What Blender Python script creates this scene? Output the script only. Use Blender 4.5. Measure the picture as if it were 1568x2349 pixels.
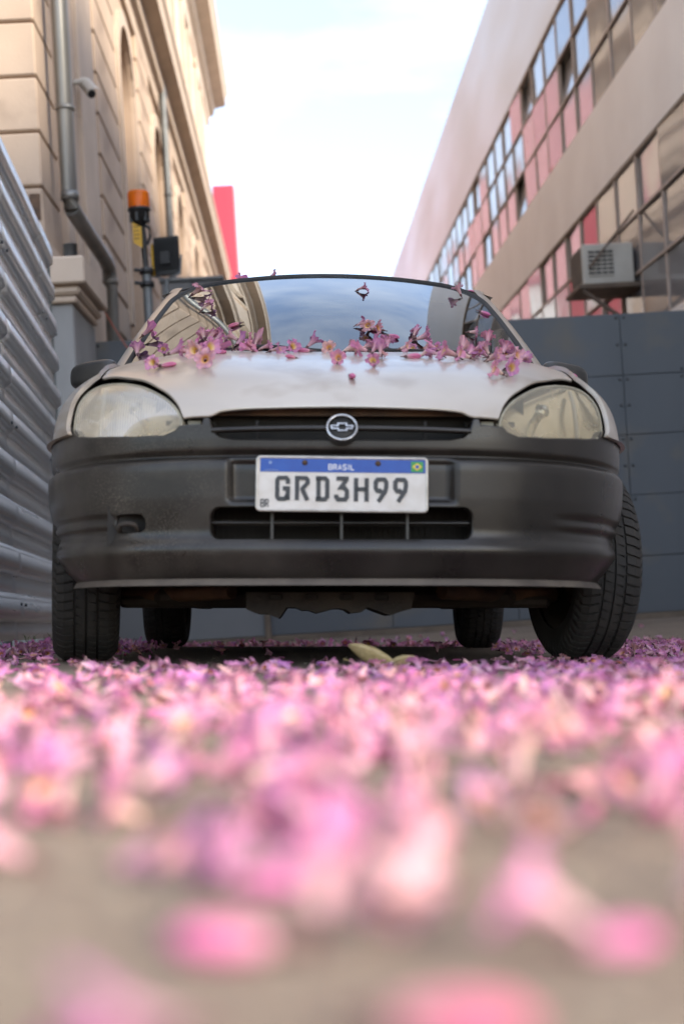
import bpy, math, random
import numpy as np
from mathutils import Vector, Matrix, Quaternion, Euler
from mathutils.geometry import delaunay_2d_cdt
from mathutils.bvhtree import BVHTree
rad = math.radians
for o in list(bpy.data.objects): bpy.data.objects.remove(o)
SC = bpy.context.scene
COL = SC.collection
rnd = random.Random(7)

# ------------------------------------------------------------------ camera
PITCH = rad(4.573)
cam_d = bpy.data.cameras.new('camera'); cam = bpy.data.objects.new('camera', cam_d); COL.objects.link(cam)
cam.location = (0, 0, .10); cam.rotation_euler = (rad(90) + PITCH, 0, 0)
cam_d.sensor_fit = 'VERTICAL'; cam_d.sensor_height = 36; cam_d.sensor_width = 24; cam_d.lens = 50
cam_d.clip_start = .02; cam_d.clip_end = 2000
cam_d.dof.use_dof = True; cam_d.dof.focus_distance = 4.75; cam_d.dof.aperture_fstop = 2.6
SC.camera = cam
# ------------------------------------------------------------------ sky, sun, exposure
SUN_EL, SUN_H = rad(30), (.80, -.60)            # towards the sun: right of and behind the camera
W = bpy.data.worlds.new('World'); SC.world = W; W.use_nodes = True
nt = W.node_tree; nt.nodes.clear()
wo = nt.nodes.new('ShaderNodeOutputWorld'); bg = nt.nodes.new('ShaderNodeBackground'); bg.inputs[1].default_value = .15
sky = nt.nodes.new('ShaderNodeTexSky'); sky.sky_type = 'NISHITA'; sky.sun_disc = False
sky.sun_elevation = SUN_EL; sky.sun_rotation = math.atan2(SUN_H[0], SUN_H[1]); sky.air_density = 1.0; sky.dust_density = 1.2; sky.ozone_density = 2.0
tc = nt.nodes.new('ShaderNodeTexCoord'); mp = nt.nodes.new('ShaderNodeMapping'); mp.inputs['Scale'].default_value = (1.6, 1.6, 5)
nz = nt.nodes.new('ShaderNodeTexNoise'); nz.inputs['Scale'].default_value = 1.7; nz.inputs['Detail'].default_value = 7; nz.inputs['Roughness'].default_value = .55
rp = nt.nodes.new('ShaderNodeMapRange'); rp.inputs[1].default_value = .36; rp.inputs[2].default_value = .72; rp.inputs[3].default_value = .13; rp.inputs[4].default_value = .60
mx = nt.nodes.new('ShaderNodeMix'); mx.data_type = 'RGBA'; mx.inputs[7].default_value = (4.6, 4.45, 4.3, 1)
L = nt.links.new
L(tc.outputs['Generated'], mp.inputs[0]); L(mp.outputs[0], nz.inputs['Vector']); L(nz.outputs[0], rp.inputs[0])
L(rp.outputs[0], mx.inputs[0]); L(sky.outputs[0], mx.inputs[6]); L(mx.outputs[2], bg.inputs[0]); L(bg.outputs[0], wo.inputs[0])
sl = bpy.data.lights.new('sun', 'SUN'); sun = bpy.data.objects.new('sun', sl); COL.objects.link(sun)
sl.energy = 2.0; sl.angle = rad(8); sl.color = (1.0, .87, .69)
sdir = Vector((SUN_H[0] * math.cos(SUN_EL), SUN_H[1] * math.cos(SUN_EL), math.sin(SUN_EL)))
sun.rotation_euler = sdir.to_track_quat('Z', 'Y').to_euler()
SC.view_settings.view_transform = 'Standard'; SC.view_settings.look = 'None'; SC.view_settings.gamma = 1
SC.view_settings.exposure = 1.8
SC.render.engine = 'CYCLES'
SC.cycles.use_denoising = True
SC.cycles.max_bounces = 10; SC.cycles.transparent_max_bounces = 16; SC.cycles.glossy_bounces = 5; SC.cycles.caustics_reflective = False; SC.cycles.caustics_refractive = False
SC.cycles.sample_clamp_indirect = 6

# ------------------------------------------------------------------ pixel helper (photo pixels on a 1568x2349 grid)
FPX, PCX, PCY = 3262., 784., 1174.5
CAM = Vector((0, 0, .10)); CF = Vector((0, math.cos(PITCH), math.sin(PITCH))); CU = Vector((0, -math.sin(PITCH), math.cos(PITCH)))
def ray(u, v): return CF + Vector((1, 0, 0)) * ((u - PCX) / FPX) + CU * ((PCY - v) / FPX)
def at_depth(u, v, Y):
    d = ray(u, v); return CAM + d * (Y / d.y)
def on_ground(u, v, z=0.):
    d = ray(u, v); return CAM + d * ((z - CAM.z) / d.z)
def zp(v, Y=3.32): return at_depth(784, v, Y).z
# gravity frame of the alley: the street falls away from it by a few degrees
BY = ray(680, 1265).normalized()
_r, _q = rad(3.4), rad(1.5)
BZ = Vector((-math.sin(_r) * math.cos(_q), 0, 0)) + CU * (math.cos(_r) * math.cos(_q)) + CF * math.sin(_q)
BZ = (BZ - BY * BZ.dot(BY)).normalized(); BX = BY.cross(BZ)
MB4 = Matrix((BX, BY, BZ)).transposed().to_4x4()
def b2w(a, b, c): return BX * a + BY * b + BZ * c

# ------------------------------------------------------------------ materials
def _n(t, k, **kw):
    n = t.nodes.new(k)
    for a, b in kw.items(): setattr(n, a, b)
    return n
def pm(name, c1, c2=None, scale=4., rough=.6, rough2=None, metal=0., bump=0., bscale=60., coat=0., spec=.5, stretch=(1, 1, 1), detail=6., lo=.35, hi=.65, third=None, tscale=30., tlo=.62, thi=.7):
    m = bpy.data.materials.new(name); m.use_nodes = True; t = m.node_tree; b = t.nodes['Principled BSDF']
    b.inputs['Base Color'].default_value = (*c1, 1); b.inputs['Roughness'].default_value = rough; b.inputs['Metallic'].default_value = metal
    b.inputs['Coat Weight'].default_value = coat; b.inputs['Specular IOR Level'].default_value = spec; b.inputs['Coat Roughness'].default_value = .08
    co = _n(t, 'ShaderNodeTexCoord'); ma = _n(t, 'ShaderNodeMapping'); ma.inputs['Scale'].default_value = stretch
    t.links.new(co.outputs['Object'], ma.inputs[0])
    if c2 is not None:
        no = _n(t, 'ShaderNodeTexNoise'); no.inputs['Scale'].default_value = scale; no.inputs['Detail'].default_value = detail
        mr = _n(t, 'ShaderNodeMapRange'); mr.inputs[1].default_value = lo; mr.inputs[2].default_value = hi
        mi = _n(t, 'ShaderNodeMix', data_type='RGBA'); mi.inputs[6].default_value = (*c1, 1); mi.inputs[7].default_value = (*c2, 1)
        t.links.new(ma.outputs[0], no.inputs['Vector']); t.links.new(no.outputs[0], mr.inputs[0]); t.links.new(mr.outputs[0], mi.inputs[0])
        out = mi.outputs[2]
        if third is not None:
            n3 = _n(t, 'ShaderNodeTexNoise'); n3.inputs['Scale'].default_value = tscale; n3.inputs['Detail'].default_value = 3
            m3 = _n(t, 'ShaderNodeMapRange'); m3.inputs[1].default_value = tlo; m3.inputs[2].default_value = thi
            x3 = _n(t, 'ShaderNodeMix', data_type='RGBA'); x3.inputs[7].default_value = (*third, 1)
            t.links.new(co.outputs['Object'], n3.inputs['Vector']); t.links.new(n3.outputs[0], m3.inputs[0]); t.links.new(m3.outputs[0], x3.inputs[0]); t.links.new(out, x3.inputs[6]); out = x3.outputs[2]
        t.links.new(out, b.inputs['Base Color'])
        if rough2 is not None:
            r2 = _n(t, 'ShaderNodeMapRange'); r2.inputs[3].default_value = rough; r2.inputs[4].default_value = rough2
            t.links.new(mr.outputs[0], r2.inputs[0]); t.links.new(r2.outputs[0], b.inputs['Roughness'])
    if bump:
        nb = _n(t, 'ShaderNodeTexNoise'); nb.inputs['Scale'].default_value = bscale; nb.inputs['Detail'].default_value = 5
        bp = _n(t, 'ShaderNodeBump'); bp.inputs['Strength'].default_value = bump; bp.inputs['Distance'].default_value = .01
        t.links.new(ma.outputs[0], nb.inputs['Vector']); t.links.new(nb.outputs[0], bp.inputs['Height']); t.links.new(bp.outputs[0], b.inputs['Normal'])
    return m
def glassy(name, tint=(1, 1, 1), ior=1.5, rough=0., gain=1., ribs=0., refl=(1, 1, 1)):
    m = bpy.data.materials.new(name); m.use_nodes = True; t = m.node_tree; t.nodes.clear()
    o = _n(t, 'ShaderNodeOutputMaterial'); mi = _n(t, 'ShaderNodeMixShader'); tr = _n(t, 'ShaderNodeBsdfTransparent'); gl = _n(t, 'ShaderNodeBsdfGlossy')
    fr = _n(t, 'ShaderNodeFresnel'); fr.inputs[0].default_value = ior; tr.inputs[0].default_value = (*tint, 1); gl.inputs['Roughness'].default_value = rough; gl.inputs['Color'].default_value = (*refl, 1)
    mu = _n(t, 'ShaderNodeMath', operation='MULTIPLY'); mu.inputs[1].default_value = gain; mu.use_clamp = True
    t.links.new(fr.outputs[0], mu.inputs[0]); t.links.new(mu.outputs[0], mi.inputs[0]); t.links.new(tr.outputs[0], mi.inputs[1]); t.links.new(gl.outputs[0], mi.inputs[2]); t.links.new(mi.outputs[0], o.inputs[0])
    co = _n(t, 'ShaderNodeTexCoord'); bp = _n(t, 'ShaderNodeBump')
    if ribs > 0:
        wv = _n(t, 'ShaderNodeTexWave'); wv.bands_direction = 'X'; wv.inputs['Scale'].default_value = ribs; bp.inputs['Strength'].default_value = .6; bp.inputs['Distance'].default_value = .0015
        t.links.new(co.outputs['Object'], wv.inputs['Vector']); t.links.new(wv.outputs[1], bp.inputs['Height']); t.links.new(bp.outputs[0], gl.inputs['Normal'])
    elif ribs < 0:
        wv = _n(t, 'ShaderNodeTexNoise'); wv.inputs['Scale'].default_value = -ribs; wv.inputs['Detail'].default_value = 1; bp.inputs['Strength'].default_value = .25; bp.inputs['Distance'].default_value = .03
        t.links.new(co.outputs['Object'], wv.inputs['Vector']); t.links.new(wv.outputs[0], bp.inputs['Height']); t.links.new(bp.outputs[0], gl.inputs['Normal'])
    return m
def frosted(m, col, fac):
    t = m.node_tree; out = [n for n in t.nodes if n.type == 'OUTPUT_MATERIAL'][0]; src = out.inputs[0].links[0].from_socket; bp = [n for n in t.nodes if n.type == 'BUMP'][0]
    a = _n(t, 'ShaderNodeBsdfDiffuse'); a.inputs[0].default_value = (*col, 1); b2 = _n(t, 'ShaderNodeBsdfTranslucent'); b2.inputs[0].default_value = (*col, 1)
    m1 = _n(t, 'ShaderNodeMixShader'); m1.inputs[0].default_value = .4; m2 = _n(t, 'ShaderNodeMixShader'); m2.inputs[0].default_value = fac
    t.links.new(bp.outputs[0], a.inputs['Normal']); t.links.new(a.outputs[0], m1.inputs[1]); t.links.new(b2.outputs[0], m1.inputs[2]); t.links.new(src, m2.inputs[1]); t.links.new(m1.outputs[0], m2.inputs[2]); t.links.new(m2.outputs[0], out.inputs[0])
def petal_mat(name, trans=.35, rough=.6):
    m = bpy.data.materials.new(name); m.use_nodes = True; t = m.node_tree; t.nodes.clear()
    o = _n(t, 'ShaderNodeOutputMaterial'); at = _n(t, 'ShaderNodeVertexColor', layer_name='col')
    oi = _n(t, 'ShaderNodeObjectInfo'); hs = _n(t, 'ShaderNodeHueSaturation'); mr = _n(t, 'ShaderNodeMapRange'); mr.inputs[3].default_value = .475; mr.inputs[4].default_value = .515
    t.links.new(oi.outputs['Random'], mr.inputs[0]); t.links.new(mr.outputs[0], hs.inputs['Hue']); t.links.new(at.outputs[0], hs.inputs['Color'])
    df = _n(t, 'ShaderNodeBsdfPrincipled'); df.inputs['Roughness'].default_value = rough; df.inputs['Specular IOR Level'].default_value = .3
    tl = _n(t, 'ShaderNodeBsdfTranslucent'); mi = _n(t, 'ShaderNodeMixShader'); mi.inputs[0].default_value = trans
    t.links.new(hs.outputs[0], df.inputs['Base Color']); t.links.new(hs.outputs[0], tl.inputs[0]); t.links.new(df.outputs[0], mi.inputs[1]); t.links.new(tl.outputs[0], mi.inputs[2]); t.links.new(mi.outputs[0], o.inputs[0])
    return m
def paint_mat():
    m = pm('champagne_paint', (.53, .475, .41), (.465, .41, .35), 2.2, .34, .5, metal=.55, coat=.45, third=(.32, .24, .175), tscale=5, tlo=.54, thi=.80)
    m.node_tree.nodes['Principled BSDF'].inputs['Coat Roughness'].default_value = .10
    return m
def plastic_mat():
    m = pm('weathered_black_plastic', (.007, .0056, .0047), (.015, .012, .0098), 6, .27, .42, bump=.05, bscale=420, spec=.5)
    t = m.node_tree; b = t.nodes['Principled BSDF']; src = b.inputs['Base Color'].links[0].from_socket
    co = _n(t, 'ShaderNodeTexCoord'); vo = _n(t, 'ShaderNodeTexVoronoi'); vo.inputs['Scale'].default_value = 230; vo.inputs['Randomness'].default_value = 1
    ml = _n(t, 'ShaderNodeMapRange'); ml.inputs[1].default_value = .34; ml.inputs[2].default_value = .16
    n2 = _n(t, 'ShaderNodeTexNoise'); n2.inputs['Scale'].default_value = 9
    mk = _n(t, 'ShaderNodeMapRange'); mk.inputs[1].default_value = .32; mk.inputs[2].default_value = .85
    sx = _n(t, 'ShaderNodeSeparateXYZ'); mxr = _n(t, 'ShaderNodeMapRange'); mxr.inputs[1].default_value = .05; mxr.inputs[2].default_value = -.55; mxr.inputs[3].default_value = .10; mxr.inputs[4].default_value = .6
    a1 = _n(t, 'ShaderNodeMath', operation='MULTIPLY'); a2 = _n(t, 'ShaderNodeMath', operation='MULTIPLY')
    mi = _n(t, 'ShaderNodeMix', data_type='RGBA'); mi.inputs[7].default_value = (.30, .26, .21, 1)
    l = t.links.new
    l(co.outputs['Object'], vo.inputs['Vector']); l(vo.outputs['Distance'], ml.inputs[0]); l(co.outputs['Object'], n2.inputs['Vector']); l(n2.outputs[0], mk.inputs[0])
    l(co.outputs['Object'], sx.inputs[0]); l(sx.outputs[0], mxr.inputs[0]); l(ml.outputs[0], a1.inputs[0]); l(mk.outputs[0], a1.inputs[1]); l(a1.outputs[0], a2.inputs[0]); l(mxr.outputs[0], a2.inputs[1])
    # a soft film of dust on the same corner
    n4 = _n(t, 'ShaderNodeTexNoise'); n4.inputs['Scale'].default_value = 5; n4.inputs['Detail'].default_value = 8
    m4 = _n(t, 'ShaderNodeMapRange'); m4.inputs[1].default_value = .42; m4.inputs[2].default_value = .75; m4.inputs[4].default_value = .38
    a4 = _n(t, 'ShaderNodeMath', operation='MULTIPLY'); ad = _n(t, 'ShaderNodeMath', operation='MAXIMUM')
    l(co.outputs['Object'], n4.inputs['Vector']); l(n4.outputs[0], m4.inputs[0]); l(m4.outputs[0], a4.inputs[0]); l(mxr.outputs[0], a4.inputs[1])
    l(a2.outputs[0], ad.inputs[0]); l(a4.outputs[0], ad.inputs[1])
    l(ad.outputs[0], mi.inputs[0]); l(src, mi.inputs[6]); l(mi.outputs[2], b.inputs['Base Color'])
    return m
MT = {}
MT['paint'] = paint_mat(); MT['plastic'] = plastic_mat()
MT['lip'] = pm('dusty_lip', (.055, .042, .033), (.10, .08, .06), 12, .6, bump=.1)
MT['trim'] = pm('black_rubber_trim', (.007, .0065, .006), (.015, .014, .013), 20, .62)
MT['mirror_case'] = pm('mirror_plastic', (.022, .022, .022), (.035, .033, .03), 12, .4, third=(.2, .18, .15), tscale=160, tlo=.7, thi=.78)
MT['dark'] = pm('dark_cavity', (.010, .009, .008), (.02, .017, .014), 8, .8)
MT['rust'] = pm('rusty_metal', (.05, .028, .018), (.12, .065, .035), 14, .75, bump=.3, bscale=80)
MT['under'] = pm('underbody_metal', (.018, .014, .012), (.04, .03, .022), 9, .75, bump=.3, bscale=60)
MT['tyre'] = pm('tyre_rubber', (.016, .015, .014), (.034, .030, .026), 9, .72, .85, bump=.15, bscale=200, third=(.11, .095, .08), tscale=120, tlo=.7, thi=.8)
MT['rim'] = pm('steel_rim', (.03, .028, .026), (.06, .05, .04), 10, .6, metal=.3)
MT['chrome'] = pm('chrome', (.60, .60, .60), (.38, .38, .38), 40, .2, .4, metal=1)
MT['plate_white'] = pm('plate_white', (.62, .59, .55), (.55, .51, .46), 30, .45)
MT['plate_blue'] = pm('plate_blue', (.006, .055, .30), (.008, .07, .34), 40, .4)
MT['plate_rim'] = pm('plate_rim', (.50, .47, .43), (.36, .33, .29), 25, .35, metal=.4)
MT['ink'] = pm('plate_ink', (.010, .010, .014), (.02, .02, .022), 80, .35)
MT['white'] = pm('white_print', (.7, .7, .72), None, rough=.5)
MT['faint'] = pm('pale_blue_print', (.20, .28, .48), None, rough=.5)
MT['fgreen'] = pm('flag_green', (.03, .25, .05), None, rough=.4); MT['fyellow'] = pm('flag_yellow', (.65, .48, .04), None, rough=.4)
MT['interior'] = pm('interior_dark', (.012, .011, .011), (.02, .018, .017), 6, .85)
MT['seat'] = pm('seat_cloth', (.03, .028, .03), (.045, .042, .04), 30, .9)
MT['wind'] = glassy('windshield_glass', (.36, .42, .42), 1.52, 0., 1.85, refl=(.84, .93, 1.0))
MT['sideglass'] = glassy('side_glass', (.5, .55, .53), 1.5, 0., 1.5)
MT['lens'] = glassy('headlight_glass', (.94, .90, .80), 1.5, .09, .5, ribs=48.)
frosted(MT['lens'], (.80, .73, .58), .27)
MT['reflector'] = pm('aged_reflector', (.88, .81, .66), (.76, .68, .52), 9, .16, .34, metal=.85)
MT['lensrim'] = pm('lens_edge', (.33, .30, .22), (.22, .20, .15), 14, .3)
MT['pane'] = glassy('window_pane', (.60, .60, .58), 1.5, .05, 1.7, ribs=-.8)
frosted(MT['pane'], (.50, .49, .51), .42)
MT['curtain'] = pm('curtain', (.36, .35, .33), (.16, .155, .15), 2.5, .9, stretch=(1, 3.5, .15), detail=3, lo=.42, hi=.58)  # vertical dark streaks paint the shade of the folds into the colour
MT['room'] = pm('room_dark', (.05, .045, .042), (.08, .07, .065), 2, .9)
MT['mullion'] = pm('mullion_paint', (.44, .36, .31), (.36, .285, .24), 6, .6)
MT['mosaic'] = pm('mosaic_cladding', (.79, .74, .70), (.72, .665, .625), 1.1, .62, bump=.0)
MT['mosaic2'] = pm('pale_cladding', (.66, .65, .64), (.60, .59, .58), .8, .30, .42, metal=.0, stretch=(1, .25, 1))
MT['stucco'] = pm('cream_stucco', (.50, .385, .295), (.44, .335, .255), 1.6, .85, bump=.2, bscale=90, third=(.29, .215, .165), tscale=2.2, tlo=.54, thi=.80)
MT['stucco2'] = pm('cream_moulding', (.54, .435, .35), (.475, .38, .30), 2.5, .8, bump=.15, bscale=60)
MT['greystone'] = pm('grey_render', (.21, .21, .21), (.27, .268, .265), 2, .85, bump=.2, bscale=40, stretch=(1, 1, .3))
MT['recess'] = pm('shutter_paint', (.28, .165, .10), (.22, .13, .08), 3, .7)
MT['pipe'] = pm('galvanised_pipe', (.20, .20, .19), (.26, .255, .245), 5, .42, metal=.55, stretch=(1, 1, .3))
MT['gate'] = pm('slate_gate_paint', (.080, .089, .100), (.096, .106, .119), 1.5, .55, .65, stretch=(1, 1, .2), third=(.135, .12, .10), tscale=2.6, tlo=.54, thi=.78)
MT['gate2'] = pm('pale_gate_paint', (.15, .155, .16), (.18, .185, .19), 1.5, .6)
MT['bolt'] = pm('bolt_steel', (.06, .066, .074), (.05, .054, .06), 30, .5, metal=.2)
MT['rail'] = pm('rusty_rail', (.16, .12, .085), (.10, .075, .055), 6, .7)
MT['galv'] = pm('galvanised_sheet', (.84, .84, .83), (.72, .72, .71), 1.3, .27, .42, metal=.56, stretch=(.4, .4, 6), bump=.03, bscale=14)
MT['red'] = pm('red_cladding', (.50, .06, .10), (.46, .05, .09), 2, .5, stretch=(1, 1, .1))
MT['redhall'] = pm('faded_red_cladding', (.40, .07, .17), (.30, .05, .12), 2, .6, stretch=(1, 1, .1))
MT['redlight'] = pm('pink_edge', (.55, .33, .36), None, rough=.5)
MT['orange'] = glassy('amber_lens', (1, .66, .30), 1.45, .08, 1.0)
frosted(MT['orange'], (1, .33, .03), .45)
MT['amber'] = pm('amber_core', (1.0, .42, .05), (.95, .34, .04), 20, .4)
MT['black'] = pm('black_plastic', (.012, .012, .013), (.02, .02, .021), 12, .45)
MT['yellow'] = pm('yellow_tag', (.62, .36, .015), (.5, .28, .01), 25, .5)
MT['pole'] = pm('grey_pole', (.14, .15, .155), (.18, .19, .195), 8, .5, metal=.4)
MT['acwhite'] = pm('aged_white_enamel', (.52, .49, .44), (.44, .41, .365), 4, .45)
MT['brownwood'] = pm('weathered_bracket', (.16, .115, .085), (.11, .08, .06), 6, .75)
MT['cable'] = pm('red_cable', (.38, .10, .06), None, rough=.5)
MT['petal'] = petal_mat('petal', .32); MT['throat'] = petal_mat('throat', .2); MT['calyx'] = pm('calyx', (.10, .035, .05), (.14, .07, .06), 200, .6)
MT['leaf'] = pm('dry_leaf', (.44, .34, .17), (.33, .245, .11), 60, .55, bump=.2, bscale=150)
MT['stone'] = pm('rubble', (.28, .24, .19), (.20, .17, .13), 10, .9, bump=.4, bscale=40)
MT['weed'] = pm('weed_green', (.06, .10, .03), (.10, .12, .04), 30, .7)
# asphalt with exposed grit
g = pm('worn_asphalt', (.225, .172, .128), (.17, .13, .097), 1.7, .9, bump=.0, third=(.27, .22, .17), tscale=55, tlo=.58, thi=.7)
t = g.node_tree; b = t.nodes['Principled BSDF']; co = _n(t, 'ShaderNodeTexCoord'); v1 = _n(t, 'ShaderNodeTexVoronoi'); v1.inputs['Scale'].default_value = 190
n1 = _n(t, 'ShaderNodeTexNoise'); n1.inputs['Scale'].default_value = 45; n1.inputs['Detail'].default_value = 10; n1.inputs['Roughness'].default_value = .7
ad = _n(t, 'ShaderNodeMath', operation='ADD'); bp = _n(t, 'ShaderNodeBump'); bp.inputs['Strength'].default_value = .8; bp.inputs['Distance'].default_value = .006
t.links.new(co.outputs['Object'], v1.inputs['Vector']); t.links.new(co.outputs['Object'], n1.inputs['Vector']); t.links.new(v1.outputs['Distance'], ad.inputs[0]); t.links.new(n1.outputs[0], ad.inputs[1]); t.links.new(ad.outputs[0], bp.inputs['Height']); t.links.new(bp.outputs[0], b.inputs['Normal'])
MT['ground'] = g
# mosaic facade: rows of tiny tiles as fine relief
t = MT['mosaic'].node_tree; b = t.nodes['Principled BSDF']; co = _n(t, 'ShaderNodeTexCoord'); mpp = _n(t, 'ShaderNodeMapping'); mpp.inputs['Rotation'].default_value = (0, rad(90), rad(90))
br = _n(t, 'ShaderNodeTexBrick'); br.inputs['Scale'].default_value = 9; br.inputs['Mortar Size'].default_value = .03; br.inputs['Brick Width'].default_value = .5; br.inputs['Row Height'].default_value = .5; br.offset = 0
bp = _n(t, 'ShaderNodeBump'); bp.inputs['Strength'].default_value = .5; bp.inputs['Distance'].default_value = .006; bp.invert = True
sxy = _n(t, 'ShaderNodeSeparateXYZ'); cxy = _n(t, 'ShaderNodeCombineXYZ')
t.links.new(co.outputs['Object'], sxy.inputs[0]); t.links.new(sxy.outputs[1], cxy.inputs[0]); t.links.new(sxy.outputs[2], cxy.inputs[1])
t.links.new(cxy.outputs[0], br.inputs['Vector']); t.links.new(br.outputs['Fac'], bp.inputs['Height']); t.links.new(bp.outputs[0], b.inputs['Normal'])

# ------------------------------------------------------------------ mesh helpers
def tag(o, label=None, cat=None, group=None, kind=None):
    if label: o['label'] = label
    if cat: o['category'] = cat
    if group: o['group'] = group
    if kind: o['kind'] = kind
    return o
def empty(name, mw=None, label=None, cat=None, group=None):
    o = bpy.data.objects.new(name, None); COL.objects.link(o); o.empty_display_size = .1
    if mw is not None: o.matrix_world = mw
    return tag(o, label, cat, group)
def link(name, me, parent=None, m=None):
    o = bpy.data.objects.new(name, me); COL.objects.link(o)
    if m is not None: me.materials.append(MT[m] if isinstance(m, str) else m)
    if parent is not None: o.parent = parent
    return o
class G:
    """collects shapes into one mesh"""
    def __init__(s): s.v = []; s.f = []; s.sm = []
    def add(s, v, f, smooth=False):
        n = len(s.v); s.v += [tuple(p) for p in v]; s.f += [tuple(i + n for i in q) for q in f]; s.sm += [smooth] * len(f); return s
    def box(s, x0, x1, y0, y1, z0, z1, bev=0.):
        if bev <= 0:
            v = [(x, y, z) for z in (z0, z1) for y in (y0, y1) for x in (x0, x1)]
            return s.add(v, [(0, 2, 3, 1), (4, 5, 7, 6), (0, 1, 5, 4), (2, 6, 7, 3), (0, 4, 6, 2), (1, 3, 7, 5)])
        c = bev; v = []; ix = {}
        for i, x in enumerate((x0, x1)):
            for j, y in enumerate((y0, y1)):
                for k, z in enumerate((z0, z1)):
                    sx, sy, sz = (c if i == 0 else -c), (c if j == 0 else -c), (c if k == 0 else -c)
                    ix[i, j, k, 0] = len(v); v.append((x, y + sy, z + sz)); ix[i, j, k, 1] = len(v); v.append((x + sx, y, z + sz)); ix[i, j, k, 2] = len(v); v.append((x + sx, y + sy, z))
        f = []
        for i in (0, 1): f.append(tuple(ix[i, j, k, 0] for j, k in ((0, 0), (1, 0), (1, 1), (0, 1))))
        for j in (0, 1): f.append(tuple(ix[i, j, k, 1] for i, k in ((0, 0), (1, 0), (1, 1), (0, 1))))
        for k in (0, 1): f.append(tuple(ix[i, j, k, 2] for i, j in ((0, 0), (1, 0), (1, 1), (0, 1))))
        for j in (0, 1):
            for k in (0, 1): f.append((ix[0, j, k, 1], ix[1, j, k, 1], ix[1, j, k, 2], ix[0, j, k, 2]))
        for i in (0, 1):
            for k in (0, 1): f.append((ix[i, 0, k, 0], ix[i, 1, k, 0], ix[i, 1, k, 2], ix[i, 0, k, 2]))
        for i in (0, 1):
            for j in (0, 1): f.append((ix[i, j, 0, 0], ix[i, j, 1, 0], ix[i, j, 1, 1], ix[i, j, 0, 1]))
        for i in (0, 1):
            for j in (0, 1):
                for k in (0, 1): f.append((ix[i, j, k, 0], ix[i, j, k, 1], ix[i, j, k, 2]))
        return s.add(v, f)
    def tube(s, pts, r, n=10, cap=True, flat=1.):
        pts = [Vector(p) for p in pts]; rr = r if isinstance(r, (list, tuple)) else [r] * len(pts); v = []; f = []; up = Vector((0.02, .03, 1))
        for i, p in enumerate(pts):
            d = (pts[min(i + 1, len(pts) - 1)] - pts[max(i - 1, 0)]).normalized()
            a = d.cross(up)
            if a.length < .05: a = d.cross(Vector((1, 0, 0)))
            a.normalize(); c = a.cross(d).normalized()
            for k in range(n):
                t = 2 * math.pi * k / n; v.append(p + (a * math.cos(t) + c * math.sin(t) * flat) * rr[i])
        for i in range(len(pts) - 1):
            for k in range(n): f.append((i * n + k, i * n + (k + 1) % n, (i + 1) * n + (k + 1) % n, (i + 1) * n + k))
        s.add(v, f, True)
        if cap: s.add(v[:n], [tuple(range(n))]); s.add(v[-n:], [tuple(range(n))])
        return s
    def lathe(s, prof, n=32, axis='z', c=(0, 0, 0), smooth=True, close=False):
        v = []; f = []; m = len(prof)
        for k in range(n):
            t = 2 * math.pi * k / n
            for (r, h) in prof:
                a, b_ = r * math.cos(t), r * math.sin(t)
                p = {'z': (a, b_, h), 'y': (a, h, b_), 'x': (h, a, b_)}[axis]; v.append((p[0] + c[0], p[1] + c[1], p[2] + c[2]))
        for k in range(n):
            k2 = (k + 1) % n
            for i in range(m if close else m - 1): f.append((k * m + i, k2 * m + i, k2 * m + (i + 1) % m, k * m + (i + 1) % m))
        return s.add(v, f, smooth)
    def prism(s, poly, fn0, fn1, smooth=False):
        n = len(poly); v = [fn0(*p) for p in poly] + [fn1(*p) for p in poly]
        s.add(v[:n], [tuple(range(n))]); s.add(v[n:], [tuple(range(n))])
        return s.add(v, [(i, (i + 1) % n, n + (i + 1) % n, n + i) for i in range(n)], smooth)
    def grid(s, nu, nv, fn, smooth=True):
        v = [fn(i / (nu - 1), j / (nv - 1)) for j in range(nv) for i in range(nu)]
        return s.add(v, [(j * nu + i, j * nu + i + 1, (j + 1) * nu + i + 1, (j + 1) * nu + i) for j in range(nv - 1) for i in range(nu - 1)], smooth)
    def mesh(s, name):
        me = bpy.data.meshes.new(name); me.from_pydata(s.v, [], s.f); me.polygons.foreach_set('use_smooth', s.sm); me.update(); return me
    def obj(s, name, m, parent=None): return link(name, s.mesh(name), parent, m)
def pip(P, poly):
    x, y = P[:, 0], P[:, 1]; c = np.zeros(len(P), bool); n = len(poly)
    for i in range(n):
        x0, y0 = poly[i]; x1, y1 = poly[(i + 1) % n]
        if y0 == y1: continue
        m = ((y0 > y) != (y1 > y)) & (x < (x1 - x0) * (y - y0) / (y1 - y0) + x0); c ^= m
    return c
def dens(poly, h):
    out = []
    for i in range(len(poly)):
        a, b_ = np.array(poly[i], float), np.array(poly[(i + 1) % len(poly)], float); k = max(1, int(math.ceil(np.linalg.norm(b_ - a) / h)))
        out += [tuple(a + (b_ - a) * j / k) for j in range(k)]
    return out
def smooth_loop(pts, n=4):
    """Catmull-Rom through an open list of 2D points"""
    P = [pts[0]] + list(pts) + [pts[-1]]; out = []
    for i in range(1, len(P) - 2):
        p0, p1, p2, p3 = [np.array(q, float) for q in P[i - 1:i + 3]]
        for j in range(n):
            t = j / n; out.append(tuple(.5 * ((2 * p1) + (-p0 + p2) * t + (2 * p0 - 5 * p1 + 4 * p2 - p3) * t * t + (-p0 + 3 * p1 - 3 * p2 + p3) * t ** 3)))
    return out + [tuple(pts[-1])]
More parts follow.
